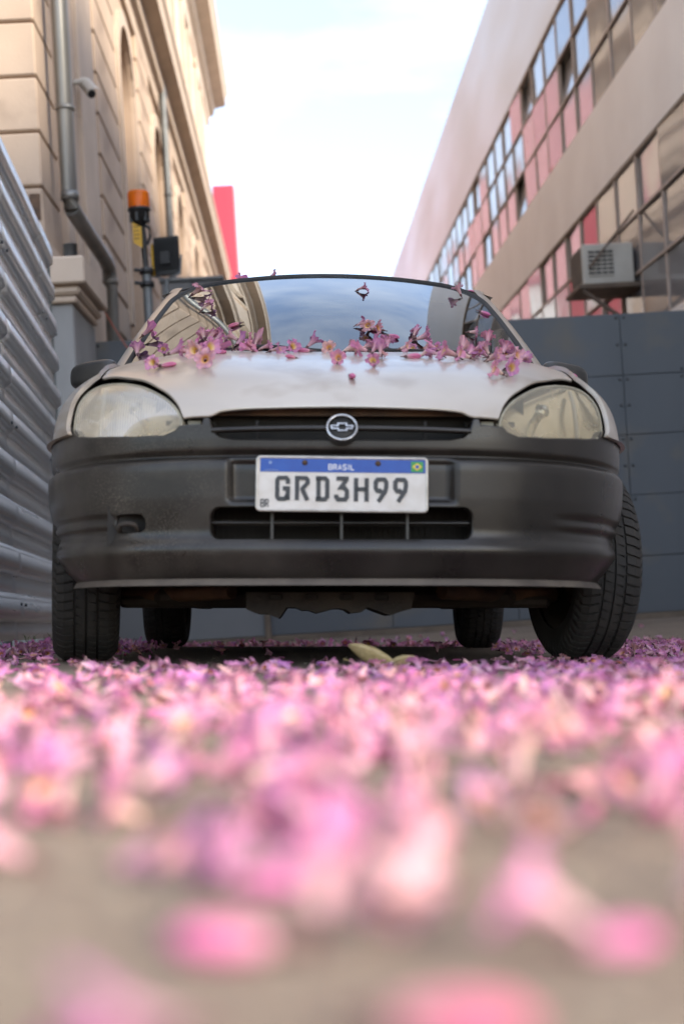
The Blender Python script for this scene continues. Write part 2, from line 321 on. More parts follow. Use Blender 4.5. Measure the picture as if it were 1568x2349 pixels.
def panel(outer, holes, fn, h, rim=.012, bev=.0015, hy=None, extra=None, flip=False):
    """sheet with exact outlines: constrained triangulation of a 2D outline carried onto a surface, edges turned in"""
    hy = hy or h; outer = dens(outer, h); holes = [dens(q, h) for q in holes]
    A = np.array(outer); x0, y0 = A.min(0); x1, y1 = A.max(0)
    gx, gy = np.meshgrid(np.arange(x0 + h / 2, x1, h), np.arange(y0 + hy / 2, y1, hy)); P = np.stack([gx.ravel(), gy.ravel()], 1)
    if extra is not None: P = np.concatenate([P, np.array(extra)])
    k = pip(P, outer)
    for q in holes: k &= ~pip(P, q)
    P = P[k]; B_ = np.array(outer + [p for q in holes for p in q]); keep = np.ones(len(P), bool)
    sc = np.array([1 / h, 1 / hy])
    for i in range(0, len(P), 2000):
        d = ((P[i:i + 2000, None, :] - B_[None]) * sc); keep[i:i + 2000] = (d ** 2).sum(2).min(1) > .16
    P = P[keep]
    vs = [Vector(p) for p in B_] + [Vector(p) for p in P]; ed = []; n0 = 0
    for q in [outer] + holes:
        ed += [(n0 + i, n0 + (i + 1) % len(q)) for i in range(len(q))]; n0 += len(q)
    r = delaunay_2d_cdt(vs, ed, [], 0, 1e-7); V = np.array([tuple(p) for p in r[0]]); F = [f for f in r[2]]
    cen = np.array([V[list(f)].mean(0) for f in F]); k = pip(cen, outer)
    for q in holes: k &= ~pip(cen, q)
    F = [f for f, ok in zip(F, k) if ok]; g_ = G(); g_.add([fn(*p) for p in V], F, True)
    if rim:
        e = h * .05
        for li, q in enumerate([outer] + holes):
            ar = sum(q[i][0] * q[(i + 1) % len(q)][1] - q[(i + 1) % len(q)][0] * q[i][1] for i in range(len(q))); sg = (1 if ar > 0 else -1) * (1 if li == 0 else -1)
            R = [[], [], []]
            for i in range(len(q)):
                a, b_, c_ = np.array(q[i - 1]), np.array(q[i]), np.array(q[(i + 1) % len(q)]); tt = c_ - a; tt = tt / (np.linalg.norm(tt) + 1e-12); o2 = np.array((tt[1], -tt[0])) * sg
                p = Vector(fn(*b_)); n_ = (Vector(fn(b_[0] + e, b_[1])) - p).cross(Vector(fn(b_[0], b_[1] + e)) - p)
                if n_.length < 1e-15: n_ = Vector((0, -1, 0))
                n_.normalize(); n_ = -n_ if flip else n_; od = Vector(fn(*(b_ + o2 * e))) - p; od = od.normalized() if od.length > 1e-12 else Vector((0, 0, 0))
                R[0].append(p); R[1].append(p - n_ * bev + od * bev); R[2].append(p - n_ * rim + od * bev)
            m = len(q)
            for a in (0, 1): g_.add(R[a] + R[a + 1], [(i, (i + 1) % m, m + (i + 1) % m, m + i) for i in range(m)], True)
    return g_
def rrect(x0, x1, z0, z1, r, n=6):
    out = []
    for cx_, cz_, a0 in ((x1 - r, z0 + r, -90), (x1 - r, z1 - r, 0), (x0 + r, z1 - r, 90), (x0 + r, z0 + r, 180)):
        out += [(cx_ + r * math.cos(rad(a0 + 90 * i / n)), cz_ + r * math.sin(rad(a0 + 90 * i / n))) for i in range(n + 1)]
    return out
def sstep(a, b_, x):
    t = min(1, max(0, (x - a) / (b_ - a))); return t * t * (3 - 2 * t)
# ================================================================== the setting
# ground: flat under car and camera, easing up to the level foot of the gate
GATE_Y, GATE_Z0, GATE_Z1 = 10.7, -.565, 1.76
def ground_z(x, y):
    xx = max(-6, min(6, x)); yy = min(y, 40)
    pb = (GATE_Z0 - BZ.x * xx - BZ.y * yy) / BZ.z
    return sstep(6.9, 10.4, y) * pb
gxs = [-500, -120, -40, -15, -8] + [-5 + .25 * i for i in range(41)] + [8, 15, 40, 120, 500]
gys = [-500, -120, -30, -8, -3, -1] + [-.5 + .25 * i for i in range(50)] + [13, 15, 18, 22, 30, 40, 60, 120, 300, 900]
gr = G(); gr.grid(len(gxs), len(gys), lambda a, b_: (lambda x, y: (x, y, ground_z(x, y)))(gxs[round(a * (len(gxs) - 1))], gys[round(b_ * (len(gys) - 1))]))
tag(gr.obj('ground', 'ground'), kind='structure')
# grit lying on the bare asphalt
gg = G(); rg = random.Random(3)
for _ in range(2600):
    y = .25 + 8.5 * rg.random() ** 1.3; x = (rg.random() - .5) * (.55 * y + .5); r = .0015 + .0035 * rg.random() ** 2; z = ground_z(x, y)
    v = [(x + r * math.cos(a) * (0.8 + .5 * rg.random()), y + r * math.sin(a), z + r * .1) for a in (0, 1.6, 3.1, 4.7)] + [(x, y, z + r * .9)]
    gg.add(v, [(0, 1, 4), (1, 2, 4), (2, 3, 4), (3, 0, 4)])
tag(gg.obj('grit', 'stone'), 'loose grit scattered over the bare asphalt', 'grit', kind='stuff')

# ---- gate across the alley
gate = empty('metal_gate', MB4 @ Matrix.Translation((0, GATE_Y, GATE_Z0)), 'slate blue sheet metal gate of bolted panels closing the alley behind the car', 'gate')
gx = [-1.42, -.24, .70, 1.65, 2.555, 3.45]; gzs = [.045, .475, .939, 1.399, 1.853, GATE_Z1 - GATE_Z0]
GH = gzs[-1]
for i in range(5):
    for j in range(5):
        q = G().box(gx[i] + .002, gx[i + 1] - .002, 0, .012, gzs[j] + .002, gzs[j + 1] - .002, .003)
        o = q.obj('panel', 'gate2' if (i == 0 and j == 0) else 'gate', gate); o.location.y = rnd.uniform(-.002, .002)
bm = G().lathe([(0, -.009), (.009, -.008), (.012, 0)], 8, 'y').mesh('bolt'); bm.materials.append(MT['bolt'])
for i in range(6):
    for j in range(5):
        for dx in (-.03, .03):
            for z in ((gzs[j] + gzs[j + 1]) / 2, gzs[j + 1] - .03):
                if gx[0] - .01 < gx[i] + dx < gx[-1] + .01: o = link('bolt', bm, gate); o.location = (gx[i] + dx, -.003, z)
for i in range(5):
    for j in range(1, 5):
        for dz in (-.03, .03): o = link('bolt', bm, gate); o.location = ((gx[i] + gx[i + 1]) / 2, -.003, gzs[j] + dz)
G().box(gx[0], gx[-1], -.012, .05, -.02, .043, .004).obj('bottom_rail', 'rail', gate)
G().box(gx[0], gx[-1], .018, .05, GH - .05, GH - .005, .004).obj('top_rail', 'gate', gate)
G().box(gx[0] + .001, gx[-1] - .001, .0145, .0175, .03, GH - .004).obj('seam_light_block', 'bolt', gate)  # added sheet that keeps daylight from showing through the panel seams
for x in (gx[0] + .04, gx[1], gx[3], gx[5] - .04): G().box(x - .025, x + .025, .018, .064, 0, GH - .06, .003).obj('post', 'gate', gate)
G().box(gx[1] - .022, gx[1] + .022, -.04, -.004, -.06, .33, .004).obj('drop_bolt', 'rail', gate)

# ---- old building on the left
LB = empty('ornate_building', MB4 @ Matrix.Translation((0, 9.6, -.6)), 'tall cream stucco building with arched bays, rusticated pier and heavy cornices', 'building')
def lb(n, m, gobj): return gobj.obj(n, m, LB)
Y0, Z0 = 9.6, -.6      # local offsets
def LBX(g_, x0, x1, y0, y1, z0, z1, bev=0.): return g_.box(x0, x1, y0 - Y0, y1 - Y0, z0 - Z0, z1 - Z0, bev)
WX, YE = -1.62, 35.4
arch = [15.95 + 3.75 * i for i in range(5)]
def arch_poly(c, hw, z0, zs):
    return [(c - hw, z0), (c + hw, z0)] + [(c + hw * math.cos(rad(a)), zs + hw * math.sin(rad(a))) for a in range(0, 181, 15)]
ho = [arch_poly(c, .72, .2, 5.35) for c in arch]
lb('lower_wall', 'stucco', panel([(10.4, -.9), (YE, -.9), (YE, 6.75), (10.4, 6.75)], ho, lambda y, z: (WX, y - Y0, z - Z0), .7, rim=.28, bev=.004))
ho2 = [[(c - .6, 8.0), (c + .6, 8.0), (c + .6, 10.5), (c - .6, 10.5)] for c in [12.2] + arch]
lb('upper_wall', 'stucco2', panel([(9.9, 6.75), (YE, 6.75), (YE, 11.6), (9.9, 11.6)], ho2, lambda y, z: (WX + .02, y - Y0, z - Z0), .7, rim=.25, bev=.004))
for c in arch:
    w = G(); LBX(w, WX - .29, WX - .26, c - .76, c + .76, .1, 6.2); o = lb('shutter', 'recess', w)
    for k in range(1, 9):
        s = G(); LBX(s, WX - .27, WX - .235, c - .7, c + .7, .2 + .62 * k, .24 + .62 * k); s.obj('crossbar', 'recess', o)
    a = G(); pts_o = arch_poly(c, .90, 2.6, 5.35); pts_i = arch_poly(c, .735, 2.6, 5.35); n = len(pts_o)
    v = [(WX + .05, y - Y0, z - Z0) for y, z in pts_o] + [(WX + .05, y - Y0, z - Z0) for y, z in pts_i] + [(WX - .01, y - Y0, z - Z0) for y, z in pts_o] + [(WX - .01, y - Y0, z - Z0) for y, z in pts_i]
    f = []
    for i in range(1, n):
        j = (i + 1) % n
        f += [(i, j, n + j, n + i), (i, j, 2 * n + j, 2 * n + i), (n + i, n + j, 3 * n + j, 3 * n + i)]
    a.add(v, f); lb('archivolt', 'stucco2', a)
for c in [12.2] + arch:
    w = G(); LBX(w, WX - .26, WX - .22, c - .66, c + .66, 7.9, 10.6); lb('window', 'sideglass', w); w2 = G(); LBX(w2, WX - .4, WX - .36, c - .8, c + .8, 7.9, 10.6); lb('window_back', 'room', w2)
    s = G()
    for a0, a1, b0, b1 in ((c - .78, c - .61, 7.85, 10.65), (c + .61, c + .78, 7.85, 10.65), (c - .78, c + .78, 10.51, 10.75), (c - .85, c + .85, 7.75, 7.99)): LBX(s, WX, WX + .11, a0, a1, b0, b1, .015)
    lb('window_surround', 'stucco2', s)
# rusticated strips between the bays
CH = .383
zc = [2.70 - CH * 8 + CH * i for i in range(19)]
for (a, b_) in [(13.05, 14.75)] + [(c + 1.15, c + 2.6) for c in arch]:
    b_ = min(b_, YE); q = G().box(-.045, .045, 0, b_ - a, .012, CH - .012, .014); me = q.mesh('stone_course'); me.materials.append(MT['stucco'])
    for z in zc:
        if z + CH < 6.75: o = link('stone_course', me, LB); o.location = (WX, a - Y0, z - Z0)
# slim pilaster strips next to the pier
for a, b_, d in ((10.75, 11.05, .06), (11.35, 12.75, .05), (11.6, 12.5, .09)):
    q = G(); LBX(q, WX - .02, WX + d, a, b_, -.9, 6.7, .012); lb('pilaster', 'stucco2', q)
# corner pier of wide blocks
q = G(); LBX(q, -6., -1.615, 9.79, 10.5, -.9, 11.6); lb('pier_core', 'stucco', q)
for i in range(26):
    z = 2.70 - CH * 2 + CH * i
    if 2.17 <= z + .01 and z < 11.2:
        q = G(); LBX(q, -6., -1.585, 9.75, 10.54, z + .009, z + CH - .009, .012); lb('stone_block', 'stucco', q)
# pedestal under the pier
q = G(); LBX(q, -6, -1.40, 9.62, 10.66, -.95, 1.86, .01); lb('pedestal_base', 'greystone', q)
q = G(); LBX(q, -6, -1.37, 9.58, 10.63, 1.862, 1.91, .012); LBX(q, -6, -1.34, 9.55, 10.64, 1.912, 1.975, .02); lb('pedestal_moulding', 'stucco2', q)
q = G(); LBX(q, -6, -1.295, 9.5, 10.65, 1.977, 2.16, .012); lb('pedestal_cap', 'stucco2', q)
q = G(); LBX(q, -1.67, -1.55, 9.72, 10.58, 2.162, 2.32, .01); LBX(q, -6, -1.551, 9.715, 9.9, 2.162, 2.32, .01); lb('pier_plinth', 'stucco2', q)
def cornice(prof, y0, y1, m='stucco2', name='cornice'):
    q = G(); q.prism(prof, lambda x, z: (x, y0 - Y0, z - Z0), lambda x, z: (x, y1 - Y0, z - Z0)); lb(name, m, q)
cornice([(WX - .1, 6.45), (WX + .05, 6.45), (WX + .07, 6.6), (WX + .14, 6.64), (WX + .16, 6.78), (WX + .34, 6.84), (WX + .36, 7.0), (WX + .40, 7.05), (WX + .40, 7.12), (WX - .1, 7.25)], 10.5, YE + .1)
cornice([(WX - .1, 10.95), (WX + .06, 10.95), (WX + .08, 11.15), (WX + .2, 11.22), (WX + .22, 11.36), (WX + .5, 11.42), (WX + .52, 11.62), (WX + .58, 11.7), (WX + .58, 11.85), (WX - .1, 12.1)], 9.7, YE + .3)
cornice([(WX - .05, 7.25), (WX + .1, 7.25), (WX + .1, 7.55), (WX + .06, 7.6), (WX - .05, 7.6)], 10.5, YE + .03, name='parapet_band')
cm = G().box(0, .24, -.09, .09, -.2, 0, .02).mesh('corbel'); cm.materials.append(MT['stucco2'])
for i in range(0):
    o = link('corbel', cm, LB); o.location = (WX + .1, 11 + .73 * i - Y0, 11.40 - Z0)
q = G(); LBX(q, -9, WX - .45, 10.3, YE - .01, -1.2, 11.7); lb('rear_mass', 'stucco', q)
q = G(); LBX(q, -9, WX + .02, YE - .008, YE + .02, -1.2, 11.6); lb('end_wall', 'stucco2', q)
q = G(); LBX(q, -9, WX + .3, 9.7, YE + .25, 12.1, 12.25); lb('roof', 'greystone', q)
# rain pipe
def bpt(x, y, z): return (x, y - Y0, z - Z0)
dp = empty('downpipe', MB4 @ Matrix.Translation((0, Y0, Z0)), 'galvanised grey downpipe with an elbow on the corner of the cream building', 'pipe')
P = [bpt(-1.455, 10.12, 8.5), bpt(-1.455, 10.12, 2.72), bpt(-1.45, 10.15, 2.64), bpt(-1.43, 10.25, 2.60), bpt(-1.40, 11.55, 2.55), bpt(-1.40, 11.72, 2.52), bpt(-1.40, 11.78, 2.42), bpt(-1.40, 11.78, -.9)]
G().tube(P[:3], .058, 16).obj('upper_pipe', 'pipe', dp); G().tube(P[2:6], .058, 16).obj('elbow', 'pipe', dp); G().tube(P[5:], .058, 16).obj('lower_pipe', 'pipe', dp)
for p in (P[1], P[6]): G().lathe([(.06, -.03), (.064, -.03), (.064, .03), (.06, .03)], 16, c=p).obj('collar', 'pipe', dp)
for z in (3.35, 4.6): G().lathe([(.06, -.015), (.066, -.015), (.066, .015), (.06, .015)], 16, c=bpt(-1.455, 10.12, z)).obj('clamp', 'pipe', dp)
dp2 = empty('downpipe', MB4, 'thin dark downpipe on the shaded side of the cream building', 'pipe')
G().tube([(-1.5, 19.9, 7.0), (-1.5, 19.9, -.5)], .05, 12).obj('pipe', 'pole', dp2)
for z in (5.2, 3.4): G().lathe([(.05, -.02), (.06, -.02), (.06, .02), (.05, .02)], 12, c=(-1.5, 19.9, z)).obj('clamp', 'pole', dp2)
# security camera under the pipe clamp
cc = empty('security_camera', MB4 @ Matrix.Translation((-1.50, 11.45, 3.96)) @ Matrix.Scale(1.02, 4), 'white bullet security camera on the cream wall beside the downpipe', 'camera')
G().tube([(-.10, 0, .02), (.02, 0, .03)], .022, 12).obj('bracket', 'acwhite', cc)
G().tube([(.0, .05, .03), (.085, -.11, -.11)], .036, 16).obj('housing', 'acwhite', cc)
G().tube([(.085, -.11, -.11), (.09, -.118, -.117)], .031, 16).obj('lens', 'black', cc)
sh = G(); sh.grid(5, 2, lambda a, b_: (.012 + .1 * b_ + (a - .5) * .085, .03 - .17 * b_ - .0, .075 - .15 * b_ - (a - .5) ** 2 * .06)); sh.obj('sunshade', 'acwhite', cc)
# can lamp on the pedestal cap, iron plate on the pier
cl = empty('spotlight', MB4 @ Matrix.Translation((-1.405, 9.66, 2.16)), 'small black can spotlight standing on the pedestal cap', 'lamp')
G().lathe([(0, .0), (.042, .0), (.046, .03), (.048, .105), (.05, .11), (.044, .112), (.04, .07), (0, .06)], 16).obj('can', 'black', cl); G().tube([(-.05, 0, .05), (.05, 0, .05)], .006, 8).obj('pivot', 'pole', cl)
ip = empty('iron_bracket', MB4 @ Matrix.Translation((-1.64, 9.752, 2.43)), 'rusty iron plate with a loose wire on the corner pier', 'bracket')
G().box(-.035, .035, -.02, .0, .04, .22, .004).obj('plate', 'rust', ip); G().tube([(.01, -.024, .05), (.016, -.03, -.08), (.03, -.022, -.2)], .004, 6).obj('wire', 'rust', ip)
# red cable
rc = G().tube([b2w(-1.34, 10.65, 2.02) + BX * .06 * 0 + BZ * (-.55 * a - .10 * math.sin(a * 3.1)) + BX * (.42 * a) - BY * (.02) + BY * .0 for a in [i / 10 for i in range(11)]], .005, 6)
tag(rc.obj('cable', 'cable'), 'thin red cable sagging from the pedestal towards the gate', 'cable')

# ---- beacon and floodlight on the gate post
bc = empty('warning_beacon', MB4 @ Matrix.Translation((-1.045, 10.9, GATE_Z0 + .06)), 'amber warning beacon with a yellow tag on a grey pole above the gate', 'beacon')
z0 = -GATE_Z0
G().tube([(.03, 0, 0), (.03, 0, z0 + 2.28)], .037, 14).obj('pole', 'pole', bc)
G().tube([(.03, 0, z0 + 2.26), (.02, 0, z0 + 2.42), (.025, 0, z0 + 2.50), (.015, 0, z0 + 2.62)], .022, 12).obj('stem', 'black', bc)
G().tube([(.05, -.03, z0 + 2.45), (.075, -.03, z0 + 2.51), (.07, -.03, z0 + 2.58), (.04, -.03, z0 + 2.6)], .012, 8).obj('cable_loop', 'black', bc)
for a in (0, 1): G().lathe([(.04, -.02), (.055, -.02), (.055, .02), (.04, .02)], 12, c=(.03, 0, z0 + 2.25 - .1 * a)).obj('clamp', 'black', bc); G().tube([(.0, -.05, z0 + 2.25 - .1 * a), (-.06, -.05, z0 + 2.26 - .1 * a)], .014, 8).obj('clamp_bolt', 'black', bc)
G().lathe([(0, 0), (.05, 0), (.055, .05), (.075, .06), (.078, .115), (.088, .12), (.088, .14), (0, .14)], 24, c=(0, 0, z0 + 2.60)).obj('base', 'black', bc)
q = G()
for k in range(6): a = k * 1.047 + .3; q.box(.066 * math.cos(a) - .012, .066 * math.cos(a) + .012, .066 * math.sin(a) - .012, .066 * math.sin(a) + .012, z0 + 2.63, z0 + 2.70, .003)
q.obj('base_lugs', 'black', bc)
G().lathe([(.0845, .0), (.084, .11), (.078, .125), (0, .128)], 28, c=(0, 0, z0 + 2.742)).obj('amber_lens', 'orange', bc)
G().lathe([(.066, .0), (.066, .03), (.06, .035), (.066, .04), (.066, .085), (0, .1)], 24, c=(0, 0, z0 + 2.742)).obj('reflector_core', 'amber', bc)
q = G(); q.prism([(-.07, .16), (-.005, .12), (-.005, -.04), (-.07, 0.0)], lambda x, z: (x + .02, -.065, z + z0 + 2.46), lambda x, z: (x + .02, -.061, z + z0 + 2.46)); tg = q.obj('tag', 'yellow', bc)
for k in range(4): G().box(-.042, -.002, -.0665, -.0655, z0 + 2.49 + k * .03, z0 + 2.497 + k * .03).obj('print_line', 'rust', tg)
fl = empty('floodlight', MB4 @ Matrix.Translation((-.86, 10.93, 2.26)) @ Matrix.Rotation(rad(-14), 4, 'Z'), 'black finned LED floodlight seen from behind, beside the amber beacon', 'floodlight')
G().box(-.10, .10, .0, .03, .02, .32, .006).obj('body', 'black', fl)
for k in range(13): G().box(-.092 + k * .0148, -.088 + k * .0148, -.022, -.001, .06, .30).obj('fin', 'black', fl)
G().box(-.04, .04, -.04, -.001, .10, .2, .004).obj('driver_box', 'black', fl)
q = G(); q.tube([(-.115, .015, .17), (-.115, -.03, .02), (.0, -.03, -.02), (.115, -.03, .02), (.115, .015, .17)], .008, 8); q.tube([(0, -.03, -.02), (0, -.03, -.5)], .013, 8); q.obj('bracket', 'pole', fl)
G().box(-.118, -.103, -.012, .02, .02, .27, .003).obj('side_bracket', 'yellow', fl)
# ---- grey site cabin behind the gate, red pylon at the far end, red hall beyond
cb = empty('site_cabin', MB4 @ Matrix.Translation((-1.17, 14, -.6)), 'plain blue grey site cabin behind the gate, left of the car roof', 'cabin')
G().box(0, .30, 0, 2.2, 0, 3.42, .01).obj('wall_panel', 'gate2', cb); G().box(.304, .60, 0.0, 2.2, 0, 3.42, .01).obj('wall_panel', 'gate2', cb); G().box(-.02, .62, -.02, 2.22, 3.422, 3.46, .01).obj('roof_edge', 'pole', cb)
py = empty('red_pylon', MB4 @ Matrix.Translation((-1.68, 38, -1)), 'tall flat red pylon at the far end of the alley', 'pylon')
G().box(0, .56, 0, .5, 0, 11.03, .02).obj('face', 'red', py); G().box(.562, .60, .02, .9, 0, 11.0, .01).obj('side_trim', 'redlight', py)
rb = empty('red_hall', MB4 @ Matrix.Translation((-3.6, 46, -1.5)), 'red clad hall beyond the alley, mirrored in the window band', 'building')
G().box(-12, 0, 0, 34, 0, 10.2).obj('lower_wall', 'mosaic2', rb); G().box(-12, .05, -.05, 34, 10.205, 17.5).obj('upper_wall', 'redhall', rb)
for k in range(24): G().box(0.052, .23, .5 + k * 1.4, 1.0 + k * 1.4, 10.3, 17.3).obj('rib', 'redlight', rb)
G().box(-12.1, .1, -.1, 34.1, 17.505, 17.8).obj('roof', 'gate2', rb)

# ---- long building on the right with two window bands
RB = empty('long_building', MB4 @ Matrix.Translation((3.4, 8, -.6)), 'long modernist building clad in beige mosaic with two bands of windows', 'building')
RY, RZ = 8., -.6
def RBX(g_, x0, x1, y0, y1, z0, z1, bev=0.): return g_.box(x0, x1, y0 - RY, y1 - RY, z0 - RZ, z1 - RZ, bev)
RE = 52.
for nm, za, zb, m, dx in (('base_wall', -1.5, 2.02, 'mosaic', 0), ('spandrel', 3.67, 4.58, 'mosaic', 0), ('parapet', 6.26, 8.34, 'mosaic2', 0)):
    q = G(); RBX(q, dx, .42, 6.6, RE, za, zb, .008); q.obj(nm, m, RB)
q = G(); RBX(q, .43, 6, 6.6, RE, 8.0, 8.3); q.obj('roof', 'greystone', RB)
q = G(); RBX(q, 1.5, 1.7, 6.6, RE, -1.5, 8.0); q.obj('room_back', 'room', RB)
for z in (2.0, 4.56): q = G(); RBX(q, .43, 1.5, 6.6, RE, z - .2, z); q.obj('floor_slab', 'room', RB)
for y in (6.6, RE - .2): q = G(); RBX(q, .43, 6, y, y + .2, -1.5, 8.0); q.obj('end_wall', 'mosaic', RB)
q = G(); RBX(q, .02, 7, .0, 6.58, -1.5, 6.75, .02); q.obj('sun_shaping_wing', 'mosaic', RB)  # unseen wing shaped for the sun: shades the car, lets light reach the pier
PW = .875
for band, (za, zb, ph) in enumerate(((2.02, 3.67, 11.574), (4.58, 6.26, 11.389))):
    hz = (zb - za) / 3
    pmh = G().box(0, .006, .02, PW - .02, .02, hz - .02).mesh('pane'); pmh.materials.append(MT['pane'])
    mm = G().box(0, .05, -.021, .021, 0, zb - za, .004).mesh('mullion'); mm.materials.append(MT['mullion'])
    k0 = -5; n = 50; rr = random.Random(band + 5)
    for k in range(n + 1):
        y = ph + PW * (k + k0); o = link('mullion', mm, RB); o.location = (.018, y - RY, za - RZ)
        if k == n: break
        for r in range(3):
            o = link('pane', pmh, RB); o.location = (.034, y - RY, za + hz * r - RZ); o.rotation_euler = (0, rad(rr.gauss(0, .6)), rad(rr.gauss(0, .6)))
            if rr.random() < .04 and band == 1: o.rotation_euler.y = rad(9)
    for r in range(4):
        q = G(); RBX(q, .012, .060, ph + PW * k0, ph + PW * (k0 + n), max(za, za + hz * r - .016), min(zb, za + hz * r + .016), .004); q.obj('transom', 'mullion', RB)
    # curtains behind the glass, bay by bay
    for k in range(n):
        if rr.random() < (.62 if band == 0 else .35):
            y = ph + PW * (k + k0); lo = rr.choice((0, 0, hz)); q = G()
            q.grid(15, 2, lambda a, b_: (.28 + .02 * math.sin(a * 22), y + .03 + a * (PW - .06) - RY, za + lo + .03 + b_ * (zb - za - lo - .06) - RZ)); q.obj('curtain', 'curtain', RB)
# window air conditioner on brackets
ac = empty('air_conditioner', MB4 @ Matrix.Translation((2.9, 13.5, 2.44)), 'aged white air conditioner on wooden brackets outside the lower window band', 'air conditioner')
G().box(0.0, .5, .012, .56, .05, .44, .012).obj('casing', 'acwhite', ac)
q = G().box(.06, .30, .004, .0115, .13, .38); gr_ = q.obj('grille_backing', 'black', ac)
for k in range(7): G().box(.058, .302, -.002, .0035, .13 + .04 * k, .145 + .04 * k).obj('louvre', 'acwhite', gr_)
for k in range(3): G().box(.12 + .06 * k, .127 + .06 * k, -.004, -.0025, .13, .39).obj('grille_bar', 'acwhite', gr_)
for k in range(9): G().box(-.012, -.001, .04 + .056 * k, .062 + .056 * k, .08, .41).obj('side_slat', 'brownwood', ac)
G().box(-.06, .54, -.06, .62, 0, .045, .006).obj('shelf', 'brownwood', ac)
for y in (-.03,): G().tube([(-.02, y, -.01), (.5, y, -.42)], .022, 6).obj('strut', 'brownwood', ac); 
G().tube([(.5, -.1, .72), (.05, -.05, .2)], .012, 6).obj('stay', 'brownwood', ac)

# ---- corrugated hoarding along the left
fb = Vector((-1.49, 6.2, 0)); fd = Vector((-.081, 1, 0)).normalized(); fn_ = Vector((fd.y, -fd.x, 0)); FH = 2.45
fence = empty('corrugated_fence', Matrix.Translation(fb), 'shiny galvanised corrugated hoarding with horizontal ribs along the left', 'fence')
prof = []; z = .03; per = .222
while z < FH:
    prof += [(z, 0), (z + .085, 0), (z + .115, .036), (z + .19, .036)]; z += per
prof = [p for p in prof if p[0] <= FH] + [(FH, prof[-1][1])]
def fpt(s, h, off): return fd * s + BZ * h + fn_ * off
rf = random.Random(11)
for (a, b_) in ((-3.1, -1.05), (-1.08, .55), (.5, 2.05), (2.02, 2.68)):
    ph = rf.random() * 6; off = rf.uniform(0, .012); q = G(); ns = 14
    def fsheet(a_, i):
        s = a + (b_ - a) * a_; h, d = prof[i]
        w_ = .0022 * math.sin(s * 2.1 + ph + h * 1.3) + .0010 * math.sin(s * 5 + h * 2.9 + ph * 2)
        return fpt(s, h, d + off + w_)
    v = [fsheet(i / ns, j) for j in range(len(prof)) for i in range(ns + 1)]
    for j in range(len(prof) - 1):
        n0 = [v[j * (ns + 1) + i] for i in range(ns + 1)]; n1 = [v[(j + 1) * (ns + 1) + i] for i in range(ns + 1)]
        q.add(n0 + n1, [(i, i + 1, ns + 2 + i, ns + 1 + i) for i in range(ns)], True)
    o = q.obj('sheet', 'galv', fence); md = o.modifiers.new('thickness', 'SOLIDIFY'); md.thickness = .0015
    # screws
    sm = G().lathe([(0, .006), (.006, .005), (.008, 0)], 6, 'x')
    for h in (.2, 1.05, 1.9):
        for s in (a + .1, b_ - .1): G().tube([fpt(s, h, .034 + off), fpt(s, h, .046 + off)], .008, 6).obj('screw', 'bolt', fence)
for s in (-3.0, -1.06, .52, 2.3):
    G().tube([fpt(s, -.1, -.055), fpt(s, FH - .03, -.055)], .04, 8).obj('post', 'pole', fence)
for h in (.35, 1.25, 2.2): G().tube([fpt(-3.1, h, -.02), fpt(2.66, h, -.02)], .018, 6).obj('rail', 'pole', fence)
q = G()
for (h0, h1) in ((.0, FH - .02),): q.add([fpt(2.685, h0, -.05), fpt(2.685, h1, -.05), fpt(2.685, h1, .02), fpt(2.685, h0, .02), fpt(2.695, h0, -.05), fpt(2.695, h1, -.05), fpt(2.695, h1, .02), fpt(2.695, h0, .02)], [(0, 1, 2, 3), (4, 5, 6, 7), (0, 1, 5, 4), (3, 2, 6, 7), (1, 2, 6, 5)])
q.obj('end_flashing', 'pole', fence)
# rubble against the fence foot and gate
rs = random.Random(21)
for k in range(16):
    x = rs.uniform(-1.45, -.75); y = rs.uniform(8.6, 10.2); r = rs.uniform(.02, .06); q = G(); n = 7
    pts = [(r * math.cos(a * 6.283 / n) * rs.uniform(.7, 1.2), r * math.sin(a * 6.283 / n) * rs.uniform(.7, 1.2)) for a in range(n)]
    v = [(p[0], p[1], -.01) for p in pts] + [(p[0] * .9, p[1] * .9, r * rs.uniform(.5, .8)) for p in pts] + [(0, 0, r * rs.uniform(.8, 1))]
    q.add(v, [(i, (i + 1) % n, n + (i + 1) % n, n + i) for i in range(n)] + [(n + i, n + (i + 1) % n, 2 * n) for i in range(n)])
    o = q.obj('rubble_stone', 'stone'); o.location = (x, y, ground_z(x, y)); tag(o, 'small tan rubble stone near the gate behind the left wheels', 'stone', 'rubble by the gate')
# weeds at the foot of the hoarding
for k, (s, nb) in enumerate(((1.15, 12), (1.9, 16), (.45, 9))):
    q = G()
    for i in range(nb):
        a = rs.uniform(0, 6.28); l = rs.uniform(.03, .075); b0 = Vector((rs.uniform(-.03, .03), rs.uniform(-.03, .03), 0)); d = Vector((math.cos(a), math.sin(a), 0)); w_ = d.cross(Vector((0, 0, 1))) * .003
        q.add([b0 - w_, b0 + w_, b0 + d * l * .35 + Vector((0, 0, l * .8)) + w_ * .7, b0 + d * l * .35 + Vector((0, 0, l * .8)) - w_ * .7, b0 + d * l * .9 + Vector((0, 0, l))], [(0, 1, 2, 3), (3, 2, 4)])
    o = q.obj('weed', 'weed'); o.location = fb + fd * s + fn_ * .09
    tag(o, ('weed tuft at the foot of the hoarding, nearest the front tyre', 'weed tuft at the foot of the hoarding close to its far end', 'small weed at the foot of the hoarding, at the left picture edge')[k], 'weed')
